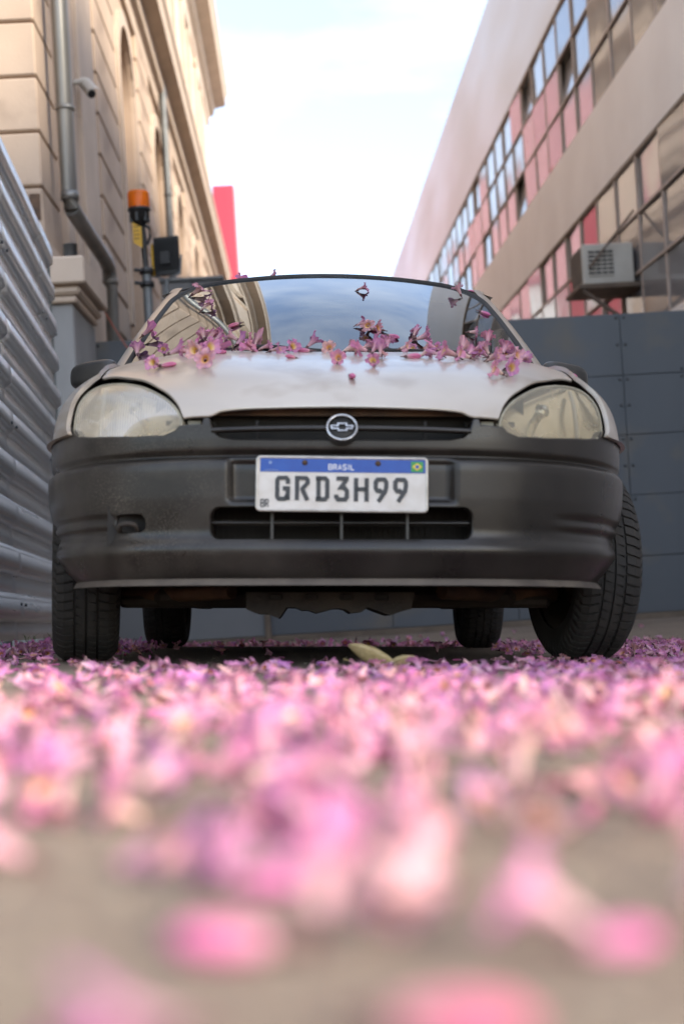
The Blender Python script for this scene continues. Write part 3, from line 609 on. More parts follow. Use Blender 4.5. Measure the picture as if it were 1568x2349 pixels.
# ================================================================== the car
CM = Matrix.Translation((0, 3.30, 0)) @ Matrix.Rotation(rad(1.54), 4, 'Z')
CI = CM.inverted()
car = empty('parked_car', CM, 'champagne hatchback with black bumper parked facing the camera, strewn with pink flowers', 'car')
SKN, ZS = 4.2, .45
_hy = np.array([-.05, 0, .02, .035, .05, .08, .12, .18, .25, .35, .5, .7, .98, 1.2, 5]); _hz = np.array([.50, .585, .604, .617, .630, .656, .685, .720, .750, .785, .828, .878, .925, .935, .94])
def Hc(y): return float(np.interp(y, _hy, _hz))
def Hs(y): return sum(Hc(y + d) for d in (-.03, -.015, 0, .015, .03)) / 5 if y > .06 else Hc(y)
def wid(y):
    t_ = max(.0005, min(1, y / .6)); w_ = (.770 + .012 * sstep(.6, 1.2, y)) * (1 - (1 - t_) ** 2) ** (1 / 3)
    if y > 3.0: w_ *= 1 - .16 * ((y - 3.0) / .74) ** 2.5
    return w_
def skin_z(x, y):
    w_ = wid(y); r_ = abs(x) / w_
    if r_ >= 1: return ZS - 5 * (r_ - 1)
    return ZS + (Hs(y) - ZS) * (1 - r_ ** SKN) ** (1 / SKN)
def skin_pt(y, s, sg=1, off=0.):
    w_ = wid(y); H_ = Hs(y) - ZS
    if s <= 1:
        th = s * math.pi / 2; x = w_ * max(math.sin(th), 0) ** (2 / SKN); z = ZS + H_ * max(math.cos(th), 0) ** (2 / SKN)
    else:
        z = ZS - (s - 1) * .5; x = w_ - .035 * ((s - 1) / .5) ** 2 - .0
    # shallow swage along the door line
    return Vector((sg * (x + off), y, z))
def skin_s(x, y, z):
    a = (max(abs(x), 1e-6) / wid(y)) ** (SKN / 2); b_ = (max(z - ZS, 1e-6) / (Hs(y) - ZS)) ** (SKN / 2); return math.atan2(a, b_) / (math.pi / 2)
def ray_skin(u, v):
    """car point where the photo ray meets the body skin"""
    d = ray(u, v); prev = None
    for k in range(0, 420):
        Y = 3.28 + k * .004; p = CI @ (CAM + d * (Y / d.y))
        if p.y > .001 and p.z < skin_z(p.x, p.y):
            return p
        prev = p
    return p
def front_y(x, z):
    lo, hi = .001, 1.0
    for _ in range(28):
        m_ = (lo + hi) / 2
        if skin_z(x, m_) >= z: hi = m_
        else: lo = m_
    return hi
# ---- hood
hp = [(784, 931), (700, 932), (620, 934), (545, 938), (505, 943), (488, 950), (478, 958), (421, 959), (417, 949), (408, 927), (388, 903.5), (362, 886), (328, 871), (295, 866), (261, 863), (236, 867)]
hq = [ray_skin(*p) for p in hp]; hq = [(min(0, p.x), p.y) for p in hq]; hq[0] = (0, hq[0][1])
edge = hq[:6] + smooth_loop(hq[6:8], 2) + smooth_loop(hq[8:], 4)
xs_seam, ys_seam = edge[-1]
SEAM = lambda y: abs(xs_seam) + .03 * (y - ys_seam)        # hood / fender seam
left = edge + [(-SEAM(y), y) for y in (.5, .65, .8, .93, .99)]
back = [(-.62 + i * .062, 1.0 + .0) for i in range(21)]
back = [(x, .985 + .05 * (x / .66) ** 2 * -0 + .02 * (x / .66) ** 2) for x, y in back]
outl = left + back + [(-x, y) for x, y in left[::-1][:-1]]
hood_extra = [(x, y) for x in np.arange(-.62, .63, .02) for y in np.arange(.03, .2, .006)]
hg = panel(outl, [], lambda x, y: (x, y, skin_z(x, y) + .004 * math.exp(-((abs(x) - .33) / .12) ** 2) * sstep(.1, .5, y)), .024, rim=.006, bev=.002, extra=hood_extra)
hood = hg.obj('hood', 'paint', car)
# ---- fenders and side panels
sp = [(231, 869), (206, 889), (183, 914), (170, 949), (165, 975), (165, 990)]
sq = [ray_skin(*p) for p in sp]; sq = [(p.y, skin_s(p.x, p.y, p.z)) for p in sq]
WR, WF, WB = .278, .77, 3.205
def s_of_z(y, z):
    if z <= ZS: return 1 + (ZS - z) / .5
    return 2 / math.pi * math.acos(min(1, ((z - ZS) / (Hs(y) - ZS)) ** (SKN / 2)))
def arcpts(yc, r, a0, a1, n=14): return [(yc + r * math.cos(rad(a0 + (a1 - a0) * i / n)), .28 + r * math.sin(rad(a0 + (a1 - a0) * i / n))) for i in range(n + 1)]
fend_bottom = [(y, s_of_z(y, .575)) for y in (.25, .30, .36, .42, .48, .55, .60)]
arch_f = [(y, s_of_z(y, z)) for y, z in arcpts(WF, .325, 114, -12)]
fo = [(1.16, skin_s(SEAM(1.0), 1.16, skin_z(SEAM(1.0), 1.16))), (1.0, skin_s(SEAM(1.0), 1.0, skin_z(SEAM(1.0), 1.0)))] + [(y, skin_s(SEAM(y) + .004, y, skin_z(SEAM(y) + .004, y))) for y in (.85, .7, .55, .45)] + smooth_loop(sq, 3) + fend_bottom + arch_f + [(1.16, arch_f[-1][1])]
for sg in (-1, 1):
    panel(fo, [], lambda y, s: skin_pt(y, s, sg), .03, rim=.014, bev=.0025, flip=(sg < 0)).obj('fender', 'paint', car)
    sb = .60
    do = [(1.165, sb), (2.25, sb), (2.25, 1.46), (1.165, 1.46)]
    dpan = panel(do, [], lambda y, s: skin_pt(y, s, sg), .06, rim=.01, flip=(sg < 0)).obj('door', 'paint', car)
    G().tube([skin_pt(2.05, .86, sg, .012), skin_pt(2.2, .86, sg, .012)], .012, 8).obj('handle', 'trim', dpan)
    mo = [(1.2, 1.02), (2.22, 1.02), (2.22, 1.14), (1.2, 1.14)]
    panel(mo, [], lambda y, s: skin_pt(y, s, sg, .008), .06, rim=.008, flip=(sg < 0)).obj('side_moulding', 'trim', dpan)
    arch_b = [(y, s_of_z(y, z)) for y, z in arcpts(WB, .325, 192, -12)]
    qo = [(2.256, sb), (3.72, sb), (3.72, 1.3)] + arch_b[::-1] + [(2.256, 1.46)]
    panel(qo, [], lambda y, s: skin_pt(y, s, sg), .06, rim=.01, flip=(sg < 0)).obj('rear_quarter', 'paint', car)
    si = G(); si.box(*(sorted((sg * .70, sg * .76))), 1.1, 2.86, .19, .235, .01); si.obj('sill', 'trim', car)
    # shoulder sheet that carries the side glass
    q = G(); q.grid(30, 5, lambda a, b_: skin_pt(1.1 + 2.6 * a, .40 + .2 * b_, sg, -.001)); q.obj('beltline', 'paint', car)
    for wy in (WF, WB):
        q = G(); q.grid(19, 4, lambda a, b_: (sg * (.50 + .24 * b_), wy + .318 * math.cos(rad(25 + 130 * a)), .28 + .318 * math.sin(rad(25 + 130 * a)))); q.obj('wheel_liner', 'dark', car)
# ---- headlights
lp = [(190, 1005), (175, 997), (172, 982), (175, 952), (183, 927), (201, 904), (228, 888), (261, 882), (295, 882), (328, 889), (362, 905), (388, 922), (408, 945), (416, 967), (411, 985), (391, 1000), (339, 1005), (250, 1006)]
lq = [ray_skin(*p) for p in lp]; lq = [(-p.x, p.z) for p in lq]
lens_o = smooth_loop(lq + [lq[0]], 4)[:-1]
cx_h = sum(p[0] for p in lens_o) / len(lens_o); cz_h = sum(p[1] for p in lens_o) / len(lens_o)
grow = lambda k: [(cx_h + (x - cx_h) * k, cz_h + (z - cz_h) * k) for x, z in lens_o]
_ls = np.array(lens_o); _gx, _gz = np.meshgrid(np.linspace(_ls[:, 0].min(), _ls[:, 0].max(), 24), np.linspace(_ls[:, 1].min(), _ls[:, 1].max(), 16)); _gp = np.stack([_gx.ravel(), _gz.ravel()], 1); _gp = _gp[pip(_gp, lens_o)]
_bas = lambda x, z: [1, x, z, x * x, x * z, z * z, x ** 3, x * x * z, x * z * z, z ** 3]
_lc = np.linalg.lstsq(np.array([_bas(*p) for p in _gp]), np.array([front_y(*p) for p in _gp]), rcond=None)[0]   # one smooth moulded lens face
def lens_y(x, z): return float(np.dot(_lc, _bas(x, z))) + .006
for sg in (-1, 1):
    hl = empty('headlight', None); hl.parent = car; hl['label'] = 'clouded glass headlight with fine vertical flutes'
    panel(lens_o, [], lambda x, z: (sg * x, lens_y(x, z), z), .012, rim=.03, bev=.004, flip=(sg < 0)).obj('lens', 'lens', hl)
    # edge seal of the glass
    lo2 = dens(lens_o, .01); q = G(); n = len(lo2); q.tube([(sg * x, lens_y(x, z) + .004, z) for x, z in lo2 + lo2[:2]], .0042, 6, cap=False); q.obj('lens_rim', 'lensrim', hl)
    gi = grow(.99)
    def bowl(x, z):
        dx, dz = (x - .50) / .16, (z - .63) / .085; rr_ = dx * dx + dz * dz
        dd = .055 * max(0, 1 - rr_) ** .7 + .010 
        ex, ez = (x - .615) / .05, (z - .625) / .075; dd = max(dd, .035 * max(0, 1 - ex * ex - ez * ez) ** .7 + .010)
        return (sg * x, lens_y(x, z) + dd, z)
    panel(gi, [], bowl, .0045, rim=0).obj('reflector', 'reflector', hl)
    G().lathe([(0, -.05), (.008, -.048), (.012, -.03), (.012, .0), (.02, .012)], 12, 'y', c=(sg * .50, lens_y(.5, .63) + .055, .63)).obj('bulb', 'chrome', hl)
    # divider seen through the glass between main lamp and turn signal
    G().tube([(sg * .585, lens_y(.585, z) + .012, z) for z in (.56, .6, .65, .69)], .006, 6).obj('divider', 'acwhite', hl)
    ho_ = [(x, z) for x, z in grow(1.16)]
    panel(ho_, [], lambda x, z: (sg * x, front_y(x, min(z, .80)) + .075, z), .03, rim=0).obj('housing', 'dark', hl)
    gtr = G(); gtr.grid(40, 2, lambda a, b_: (lambda p: (sg * (cx_h + (p[0] - cx_h) * (1.0 + .10 * b_)), lens_y(p[0], p[1]) + .02 + .02 * b_, cz_h + (p[1] - cz_h) * (1.0 + .13 * b_)))(lens_o[int(a * (len(lens_o) - 1))])); gtr.obj('gasket', 'rail' if sg > 0 else 'under', hl)
    # parcel of dark filler between lamp and grille
    G().box(*sorted((sg * .335, sg * .365)), .075, .10, .555, .588).obj('bracket', 'lensrim', hl); G().box(*sorted((sg * .30, sg * .42)), .105, .12, .54, .592).obj('filler', 'dark', hl)
# ---- bumper
BW, BYL = .785, .66
def bplan(s):      # s in [-1,1] -> plan point and outward normal
    return _bp(s)
_xs = []; _N = 400
_t = np.linspace(0, math.pi / 2, _N); _px = BW * np.sin(_t) ** (2 / 3.2); _py = BYL - BYL * np.cos(_t) ** (2 / 2.)
_al = np.concatenate([[0], np.cumsum(np.hypot(np.diff(_px), np.diff(_py)))]); BS = float(_al[-1])
def plan(a):
    s = abs(a); x = float(np.interp(s, _al, _px)); y = float(np.interp(s, _al, _py)); e = .004
    x1 = float(np.interp(min(s + e, BS), _al, _px)); y1 = float(np.interp(min(s + e, BS), _al, _py)); x0 = float(np.interp(max(s - e, 0), _al, _px)); y0 = float(np.interp(max(s - e, 0), _al, _py))
    tx, ty = x1 - x0, y1 - y0; l_ = math.hypot(tx, ty) or 1; nx, ny = ty / l_, -tx / l_
    return (x if a >= 0 else -x), y, (nx if a >= 0 else -nx), ny
zg = zp(1046); zlo = zp(1337); zled = zp(1247, 3.31); zrt, zrb = zp(1056), zp(1150)
zop0, zop1 = zp(1238), zp(1162)
_pz = np.array([zlo - .002, zlo + .012, zlo + .03, zled - .022, zled - .008, zled + .002, zled + .014, zled + .03, .40, zg - .03, zg - .010, zg - .005, zg, zg + .004, zg + .009, zg + .04, .575, .60])
_pd = np.array([-.034, -.018, -.010, .003, .004, -.001, -.011, -.013, -.004, .0, -.002, -.014, -.034, -.030, -.010, -.008, -.008, -.012])
def bump_d(a, z):
    x = plan(a)[0]; ax = abs(x); d = float(np.interp(z, _pz, _pd)); d = (d + float(np.interp(z + .003, _pz, _pd)) + float(np.interp(z - .003, _pz, _pd))) / 3
    k = min(1, ax / BW) ** 5
    if abs(z - zg) < .02: d += .6 * k * max(0, -.010 - d)
    if z < .43: d -= .075 * k * ((.43 - z) / .23) ** 2
    # number plate recess
    rx = 1 - sstep(.255, .270, ax); rz = sstep(zrb - .006, zrb + .006, z) * (1 - sstep(zrt - .003, zrt + .004, z)); d -= .024 * rx * rz
    # ribs wrapping the corners
    c_ = sstep(.50, .60, ax)
    for zr in (zp(1184), zp(1214)): d -= .009 * c_ * math.exp(-((z - zr) / .0075) ** 2)
    return d
def bumper(a, z):
    x, y, nx, ny = plan(a); d = bump_d(a, z); return (x + nx * d, y + ny * d, z)
def a_of_x(x): return math.copysign(float(np.interp(abs(x), _px, _al)), x)
gtop = [(.0, zp(1013)), (.15, zp(1013)), (.255, zp(1011)), (.290, zp(1004)), (.306, zp(990)), (.312, zp(972)), (.315, zp(962)), (.325, zp(960)), (.33, zp(975)), (.385, zp(977)), (.397, zp(988)), (.425, zp(1003, 3.36)), (.5, zp(1007, 3.40)), (.62, zp(1007, 3.48)), (.655, zp(1004, 3.52)), (.668, zp(992, 3.56)), (.69, zp(985, 3.6))]
a_of_y = lambda y: float(np.interp(y, _py, _al))
top = [(a_of_x(x), z) for x, z in gtop] + [(a_of_y(y), .574) for y in (.40, .50, .60)]
bot = [(a_of_y(y), z) for y, z in arcpts(WF, .32, 122, 176, 8)] + [(a_of_y(.43), .25), (a_of_y(.40), zlo + .015), (a_of_y(.34), zlo), (0, zlo)]
half = top + bot
bo = half[:-1] + [(0, zlo)] + [(-a, z) for a, z in half[::-1][1:-1]]
op = [(a_of_x(x), z) for x, z in rrect(-.312, .312, zop0, zop1, .026)]
th = [(a_of_x(x), z) for x, z in rrect(-.550, -.468, zp(1224, 3.4), zp(1180, 3.4), .018)]
bumper_o = panel(bo, [op, th], bumper, .009, rim=.035, bev=.003, hy=.0065).obj('front_bumper', 'plastic', car)
lipg = G(); lipg.grid(61, 5, lambda a, b_: (lambda p, n_: (p[0] + n_[0] * (.006 + .012 * b_), p[1] + n_[1] * (.006 + .012 * b_), zlo + .010 - .016 * b_ ** 1.4))(bumper((a * 2 - 1) * a_of_x(.71), zlo + .012), plan((a * 2 - 1) * a_of_x(.71))[2:])); lipg.obj('lip', 'lip', bumper_o)
# lower grille
lg = G(); zc_ = (zop0 + zop1) / 2 + .002
lg.grid(31, 5, lambda a, b_: (lambda p: (p[0] * 1, p[1] + .022 + .02 * abs(b_ - .5), zc_ - .007 + .014 * b_))(bumper(a_of_x((a * 2 - 1) * .312), zop1 + .01))); gl_ = lg.obj('lower_grille_bar', 'plastic', car)
for x in (-.163, 0, .155): G().box(x - .004, x + .004, .035, .05, zop0 - .005, zop1 + .005, .001).obj('grille_post', 'plastic', gl_)
q = G()
for k in range(46): q.box(-.33 + k * .0145, -.327 + k * .0145, .15, .154, .27, .42)
q.obj('radiator_fins', 'dark', car)
G().box(-.45, .45, .155, .17, .24, .66).obj('radiator', 'dark', car)
G().box(-.345, .345, .05, .16, zop1 + .012, zop1 + .05).obj('crash_bar', 'dark', car)
for sg in (-1, 1): G().box(*sorted((sg * .335, sg * .36)), .06, .16, .26, .43).obj('side_duct', 'dark', car)
# tow eye
G().box(-.56, -.46, .13, .15, .29, .39).obj('recess_back', 'dark', car)
zt = zp(1206, 3.4); G().tube([(-.531, .13, zt - .012), (-.531, .112, zt - .010), (-.527, .105, zt + .001), (-.515, .102, zt + .004), (-.502, .099, zt + .004), (-.490, .099, zt + .001), (-.486, .104, zt - .010), (-.486, .13, zt - .012)], .0065, 8).obj('tow_eye', 'under', car)
# upper grille
ug = G(); zb_ = zp(983)
def ubar(a, b_):
    x = (a * 2 - 1) * .306; y = float(np.interp(abs(x), _px, _py)); ph_ = -math.pi / 2 + math.pi * b_
    return (x, y + .014 - .014 * math.cos(ph_) + .006 * b_, zb_ + .0075 * math.sin(ph_) - .004 * (x / .3) ** 2)
ug.grid(41, 9, ubar); ug.obj('grille_bar', 'plastic', car)
G().box(-.33, .33, .085, .10, zp(945), zp(922)).obj('slam_panel', 'rust', car)
G().box(-.36, .36, .13, .14, .52, .64).obj('grille_back', 'dark', car)
for x in (-.2, .2): G().box(x - .004, x + .004, .06, .07, zp(1014), zp(960), .001).obj('grille_stay', 'dark', car)
# emblem: ring and hollow cross bar
em = empty('emblem', None); em.parent = car; em.location = (0, -.004, zp(985)); em.rotation_euler = (rad(64), 0, 0); em.scale = (.88, .88, .88)
G().lathe([(.0, .0), (.034, .0), (.042, -.02)], 40).obj('disc', 'trim', em)
G().lathe([(.0392 + .0034 * math.cos(a * .785), .003 + .0034 * math.sin(a * .785)) for a in range(8)], 44, close=True).obj('ring', 'chrome', em)
bt = [(-.029, -.007), (-.0115, -.007), (-.0115, -.0135), (.0135, -.0135), (.0135, -.007), (.027, -.007), (.031, .005), (.013, .005), (.013, .0125), (-.0125, .0125), (-.0125, .005), (-.031, .005)]
bi = [(x * .86, z * .56) for x, z in bt]; bi = [(-.0255, -.0035), (-.0085, -.0035), (-.0085, -.0098), (.0098, -.0098), (.0098, -.0035), (.0248, -.0035), (.0268, .0018), (.0095, .0018), (.0095, .009), (-.009, .009), (-.009, .0018), (-.0272, .0018)]
q = G(); n = 12; v = [(x, z, .0065) for x, z in bt] + [(x, z, .0065) for x, z in bi] + [(x, z, .001) for x, z in bt] + [(x, z, .001) for x, z in bi]
q.add(v, [(i, (i + 1) % n, n + (i + 1) % n, n + i) for i in range(n)] + [(i, (i + 1) % n, 2 * n + (i + 1) % n, 2 * n + i) for i in range(n)] + [(n + i, n + (i + 1) % n, 3 * n + (i + 1) % n, 3 * n + i) for i in range(n)]); q.obj('cross_badge', 'chrome', em)
# ---- number plate
pl = empty('number_plate', None); pl.parent = car; pl.location = (0.0, -.012, (zp(1051) + zp(1177)) / 2); pl.rotation_euler = (rad(-1.5), rad(.55), 0)
pl['label'] = 'white number plate with blue band reading GRD3H99'
PWd, PHt = .2, .065
def pf(y): return lambda x, z: (x, y, z)
q = G().prism(rrect(-PWd, PWd, -PHt, PHt, .011), pf(.0), pf(.004)); q.obj('plate', 'plate_white', pl)
oo, ii = rrect(-PWd, PWd, -PHt, PHt, .011), rrect(-PWd + .0062, PWd - .0062, -PHt + .0062, PHt - .0062, .007); n = len(oo)
mid = rrect(-PWd + .003, PWd - .003, -PHt + .003, PHt - .003, .009)
q = G(); q.add([(x, -.0005, z) for x, z in oo] + [(x, -.0032, z) for x, z in mid] + [(x, -.0005, z) for x, z in ii], [(i, (i + 1) % n, n + (i + 1) % n, n + i) for i in range(n)] + [(n + i, n + (i + 1) % n, 2 * n + (i + 1) % n, 2 * n + i) for i in range(n)], True); q.obj('rim', 'plate_rim', pl)
q = G().prism([(-.190, .0275), (.193, .0275), (.193, .0585), (-.190, .0585)], pf(-.0012), pf(-.0004)); q.obj('blue_band', 'plate_blue', pl)
def strokes(g_, lines, x0, z0, w_, h_, t_, y0=-.0016, y1=-.0004):
    for ln in lines:
        p = [Vector((x0 + x * w_, z0 + z * h_)) for x, z in ln]; n_ = len(p); Lf = []; Rt = []
        for i in range(n_):
            a = (p[i] - p[i - 1]).normalized() if i else None; b_ = (p[i + 1] - p[i]).normalized() if i < n_ - 1 else None
            d = ((a or b_) + (b_ or a)); d = d.normalized() if d.length > 1e-6 else (a or b_); nn = Vector((-d.y, d.x)); ref = (b_ or a); c_ = max(.5, nn.dot(Vector((-ref.y, ref.x)))); nn = nn * (t_ / 2 / c_)
            ext = Vector((0, 0))
            Lf.append(p[i] + nn); Rt.append(p[i] - nn)
        for i in range(n_ - 1):
            poly = [tuple(Lf[i]), tuple(Lf[i + 1]), tuple(Rt[i + 1]), tuple(Rt[i])]
            g_.prism(poly, pf(y0), pf(y1))
GL = {
 'G': [[(1, .70), (1, .86), (.84, .95), (.16, .95), (0, .86), (0, .14), (.16, .05), (.70, .05), (.98, .22)], [(1, .0), (1, .50), (.52, .50)]],
 'R': [[(.0, 0), (.0, .95), (.84, .95), (1, .86), (1, .74), (.52, .50), (.52, .46), (1, 0)]],
 'D': [[(-.08, .95), (.80, .95), (1, .84), (1, .16), (.80, .05), (-.08, .05)], [(.17, .95), (.17, .05)]],
 '3': [[(0, .95), (.96, .95), (.96, .90), (.42, .56), (.74, .56), (1, .42), (1, .16), (.84, .05), (.16, .05), (0, .16), (0, .26)]],
 'H': [[(0, 0), (0, 1)], [(1, 0), (1, 1)], [(0, .52), (1, .52)]],
 '9': [[(.55, .53), (.40, .44), (.16, .46), (0, .58), (0, .84), (.18, .95), (.82, .95), (1, .84), (1, .64), (.90, .44), (.26, 0)]],
 'B': [[(0, 0), (0, 1)], [(0, 1), (.8, 1), (1, .88), (1, .64), (.8, .53), (0, .53)], [(.8, .53), (1, .4), (1, .12), (.8, 0), (0, 0)]],
 'A': [[(0, 0), (.5, 1), (1, 0)], [(.22, .35), (.78, .35)]],
 'S': [[(1, .85), (.8, 1), (.2, 1), (0, .85), (0, .65), (.2, .53), (.8, .47), (1, .35), (1, .15), (.8, 0), (.2, 0), (0, .15)]],
 'I': [[(.5, 0), (.5, 1)]], 'L': [[(0, 1), (0, 0), (1, 0)]], 'r': [[(0, 0), (0, 1), (.8, 1), (1, .85), (1, .65), (.8, .5), (0, .5)], [(.5, .5), (1, 0)]]}
for i, ch in enumerate('GRD3H99'):
    q = G(); strokes(q, GL[ch], -.1535 + i * .0456 + .0035, -.0425 + .004 - (.0012 * (i > 3)), .0245, .0545, .0098, -.0022, -.0004); q.obj('character', 'ink', pl)
for i, ch in enumerate('BRASIL'):
    q = G(); strokes(q, GL['r' if ch == 'R' else ch], -.0315 + i * .0112 - (.0042 if i == 5 else .0018 if i == 4 else 0), .0338, .0072, .0118, .0021, -.0020, -.0013); q.obj('letter', 'white', pl)
for i, ch in enumerate('BR'):
    q = G(); strokes(q, GL['r' if ch == 'R' else ch], -.1875 + i * .0105, -.0545, .0068, .017, .0024, -.0014, -.0004); q.obj('letter', 'ink', pl)
fg = G().prism([(.160, .0305), (.188, .0305), (.188, .0545), (.160, .0545)], pf(-.0022), pf(-.0013)).obj('flag', 'fgreen', pl)
G().prism([(.1625, .0425), (.174, .0515), (.1855, .0425), (.174, .0335)], pf(-.0028), pf(-.0023)).obj('flag_rhombus', 'fyellow', fg)
G().prism([(.174 + .0045 * math.cos(a * .5236), .0425 + .0045 * math.sin(a * .5236)) for a in range(12)], pf(-.0034), pf(-.0029)).obj('flag_disc', 'plate_blue', fg)
q = G(); strokes(q, [[(0, 0), (.3, .5), (.7, .5), (1, 0)]], -.181, .0300, .032, .004, .0012, -.0018, -.0013); q.prism([(-.167 + .004 * math.cos(a * 1.047), .049 + .004 * math.sin(a * 1.047)) for a in range(6)], pf(-.0018), pf(-.0013)); q.obj('faint_mark', 'faint', pl)
for x in (-.087, .083): G().lathe([(0, -.006), (.005, -.005), (.0068, -.0012)], 12, 'y', c=(x, 0, .0495)).obj('screw', 'rust', pl)
# ---- windshield
def ws(a, t_):
    W_ = .690 + (.545 - .690) * t_; A2 = a * a
    return Vector((a * W_, 1.00 + .80 * t_ + (.30 - .17 * t_) * A2 - .0 + .01 * math.sin(math.pi * t_), .900 + .470 * t_ - .022 * A2 * t_ + .028 * math.sin(math.pi * t_) * (1 - .3 * A2)))
cr = [(1 - .24 + .24 * math.cos(rad(a)), 1 - .20 + .20 * math.sin(rad(a))) for a in range(0, 91, 10)]
wo_ = [(-1, 0), (1, 0)] + cr + [(-x, y) for x, y in cr[::-1]]
wg = panel(wo_, [], lambda a, t_: ws(a, t_), .05, rim=0); wind = wg.obj('windshield', 'wind', car)
crd = [(1 - .24 + .24 * math.cos(rad(a)), 1 - .20 + .20 * math.sin(rad(a))) for a in range(0, 91, 5)]
wl = [(1, t_) for t_ in np.linspace(0, .79, 16)] + crd + [(x, 1) for x in np.linspace(.75, -.75, 30)] + [(-x, y) for x, y in crd[::-1]] + [(-1, t_) for t_ in np.linspace(.79, 0, 16)]
_w2 = []
for p in wl:
    if not _w2 or math.hypot(p[0] - _w2[-1][0], p[1] - _w2[-1][1]) > .02: _w2.append(p)
def sealstrip(lo, hi, up):
    P_ = [ws(*p) for p in _w2]; rows = []
    for i, p in enumerate(_w2):
        a, t_ = p; n_ = (ws(a + .01, t_) - ws(a - .01, t_)).cross(ws(a, t_ + .01) - ws(a, t_ - .01)).normalized(); n_ = n_ if n_.y < 0 else -n_
        T = (P_[min(i + 1, len(P_) - 1)] - P_[max(i - 1, 0)]).normalized(); o_ = T.cross(n_).normalized(); c_ = ws(0, .5) - P_[i]; o_ = -o_ if o_.dot(c_) > 0 else o_
        rows.append([P_[i] + o_ * (lo + (hi - lo) * k / 6) + n_ * (up * math.sin(math.pi * k / 6) + .0005) for k in range(7)])
    q = G(); q.add([p for r in rows for p in r], [(i * 7 + k, i * 7 + k + 1, (i + 1) * 7 + k + 1, (i + 1) * 7 + k) for i in range(len(rows) - 1) for k in range(6)], True); return q
sealstrip(-.010, .016, .008).obj('windshield_seal', 'trim', car)
for sg in (-1, 1):   # corner infill, pillars
    q = G(); q.grid(14, 10, lambda a, b_: ws(sg * (.58 + .45 * a), .72 + .30 * b_) + Vector((0, .004, -.005))); q.obj('roof_corner', 'paint', car)
    def pil(a, b_):
        i_ = ws(sg * 1.005, b_) + Vector((0, 0, 0)); o_ = Vector((sg * (.755 - .135 * b_), 1.40 + .66 * b_ + .02, .895 + .445 * b_ + .012 * math.sin(math.pi * b_)))
        p = i_.lerp(o_, a); return p + Vector((sg * .6, -.4, .7)).normalized() * (.016 * math.sin(math.pi * a))
    q = G(); q.grid(9, 18, lambda a, b_: pil(a, b_ * 1.03)); q.obj('windshield_pillar', 'paint', car)
    # side glass and pillars
    top_ = lambda y: Vector((sg * (.622 - .02 * max(0, y - 2.6)), y, 1.335 + .03 * math.sin(max(0, min(1, (y - 2.05) / 1.2)) * math.pi) - .03 * max(0, (y - 2.9))))
    bot_ = lambda y: Vector((sg * .745, y, .892))
    q = G(); q.add([bot_(1.45), bot_(2.32), top_(2.32), top_(2.08)], [(0, 1, 2, 3)]); q.obj('side_window', 'sideglass', car)
    q = G(); q.add([bot_(2.40), bot_(3.20), top_(3.05), top_(2.40)], [(0, 1, 2, 3)]); q.obj('side_window', 'sideglass', car)
    q = G(); q.add([bot_(2.32), bot_(2.40), top_(2.40), top_(2.32)], [(0, 1, 2, 3)]); q.obj('centre_pillar', 'trim', car)
    q = G(); q.add([bot_(3.20), bot_(3.62), top_(3.32), top_(3.05)], [(0, 1, 2, 3)]); q.obj('rear_pillar', 'paint', car)
    # door mirror
    def mir(a, b_):
        th_ = 2 * math.pi * a; ph_ = math.pi * (b_ - .5); c2 = math.copysign(abs(math.cos(th_)) ** .6, math.cos(th_)); s2 = math.copysign(abs(math.sin(th_)) ** .6, math.sin(th_)); cp = max(0, math.cos(ph_)) ** .55; sp_ = math.copysign(abs(math.sin(ph_)) ** .8, math.sin(ph_))
        x_ = .082 * c2 * cp; return Vector((sg * (.795 + x_), 1.47 - .05 * (sp_ + .2) + .05 * (x_ / .083) * .5, .944 + .044 * s2 * cp - .010 * x_ / .083))
    mi_ = G(); mi_.grid(33, 15, mir); mo_ = mi_.obj('door_mirror', 'mirror_case', car)
    G().tube([(sg * .72, 1.50, .905), (sg * .80, 1.48, .915)], [.035, .03], 10).obj('mirror_arm', 'trim', mo_)
    G().add([(sg * .755, 1.515, .912), (sg * .872, 1.535, .912), (sg * .868, 1.535, .985), (sg * .762, 1.515, .988)], [(0, 1, 2, 3)]).obj('mirror_glass', 'chrome', mo_)
# ---- roof, hatch, rear
def roof(a, q_):
    x = (a * 2 - 1) * .622; yf = 1.80 + .13 * (x / .545) ** 2; y = yf + (3.26 - .12 * (x / .62) ** 2 - yf) * q_
    zc2 = 1.368 + .045 * math.sin(math.pi * min(1, q_ * 1.05)) - .03 * max(0, q_ - .7) / .3; e_ = abs(a * 2 - 1)
    return Vector((x, y, zc2 - .022 * e_ ** 2 - .012 * e_ ** 8))
rg_ = G(); rg_.grid(41, 30, roof); roof_o = rg_.obj('roof', 'paint', car)
G().tube([(0, 3.05, 1.37), (0, 3.42, 1.66)], [.004, .0015], 6).obj('antenna', 'trim', car)
q = G(); q.grid(15, 8, lambda a, b_: Vector(((a * 2 - 1) * (.54 + .08 * b_), 3.27 - .13 * (a * 2 - 1) ** 2 + .36 * b_, 1.33 - .40 * b_))); q.obj('rear_window', 'sideglass', car)
q = G(); q.grid(15, 8, lambda a, b_: Vector(((a * 2 - 1) * .66, 3.64 + .08 * b_ - .12 * (a * 2 - 1) ** 2, .93 - .45 * b_))); q.obj('tailgate', 'paint', car)
q = G(); q.grid(31, 8, lambda a, b_: Vector(((a * 2 - 1) * .74, 3.78 - .16 * abs(a * 2 - 1) ** 4 + .03 * math.sin(math.pi * b_), .22 + .30 * b_))); q.obj('rear_bumper', 'plastic', car)
for sg in (-1, 1): G().box(*sorted((sg * .58, sg * .69)), 3.55, 3.70, .62, .86, .02).obj('tail_light', 'red', car)
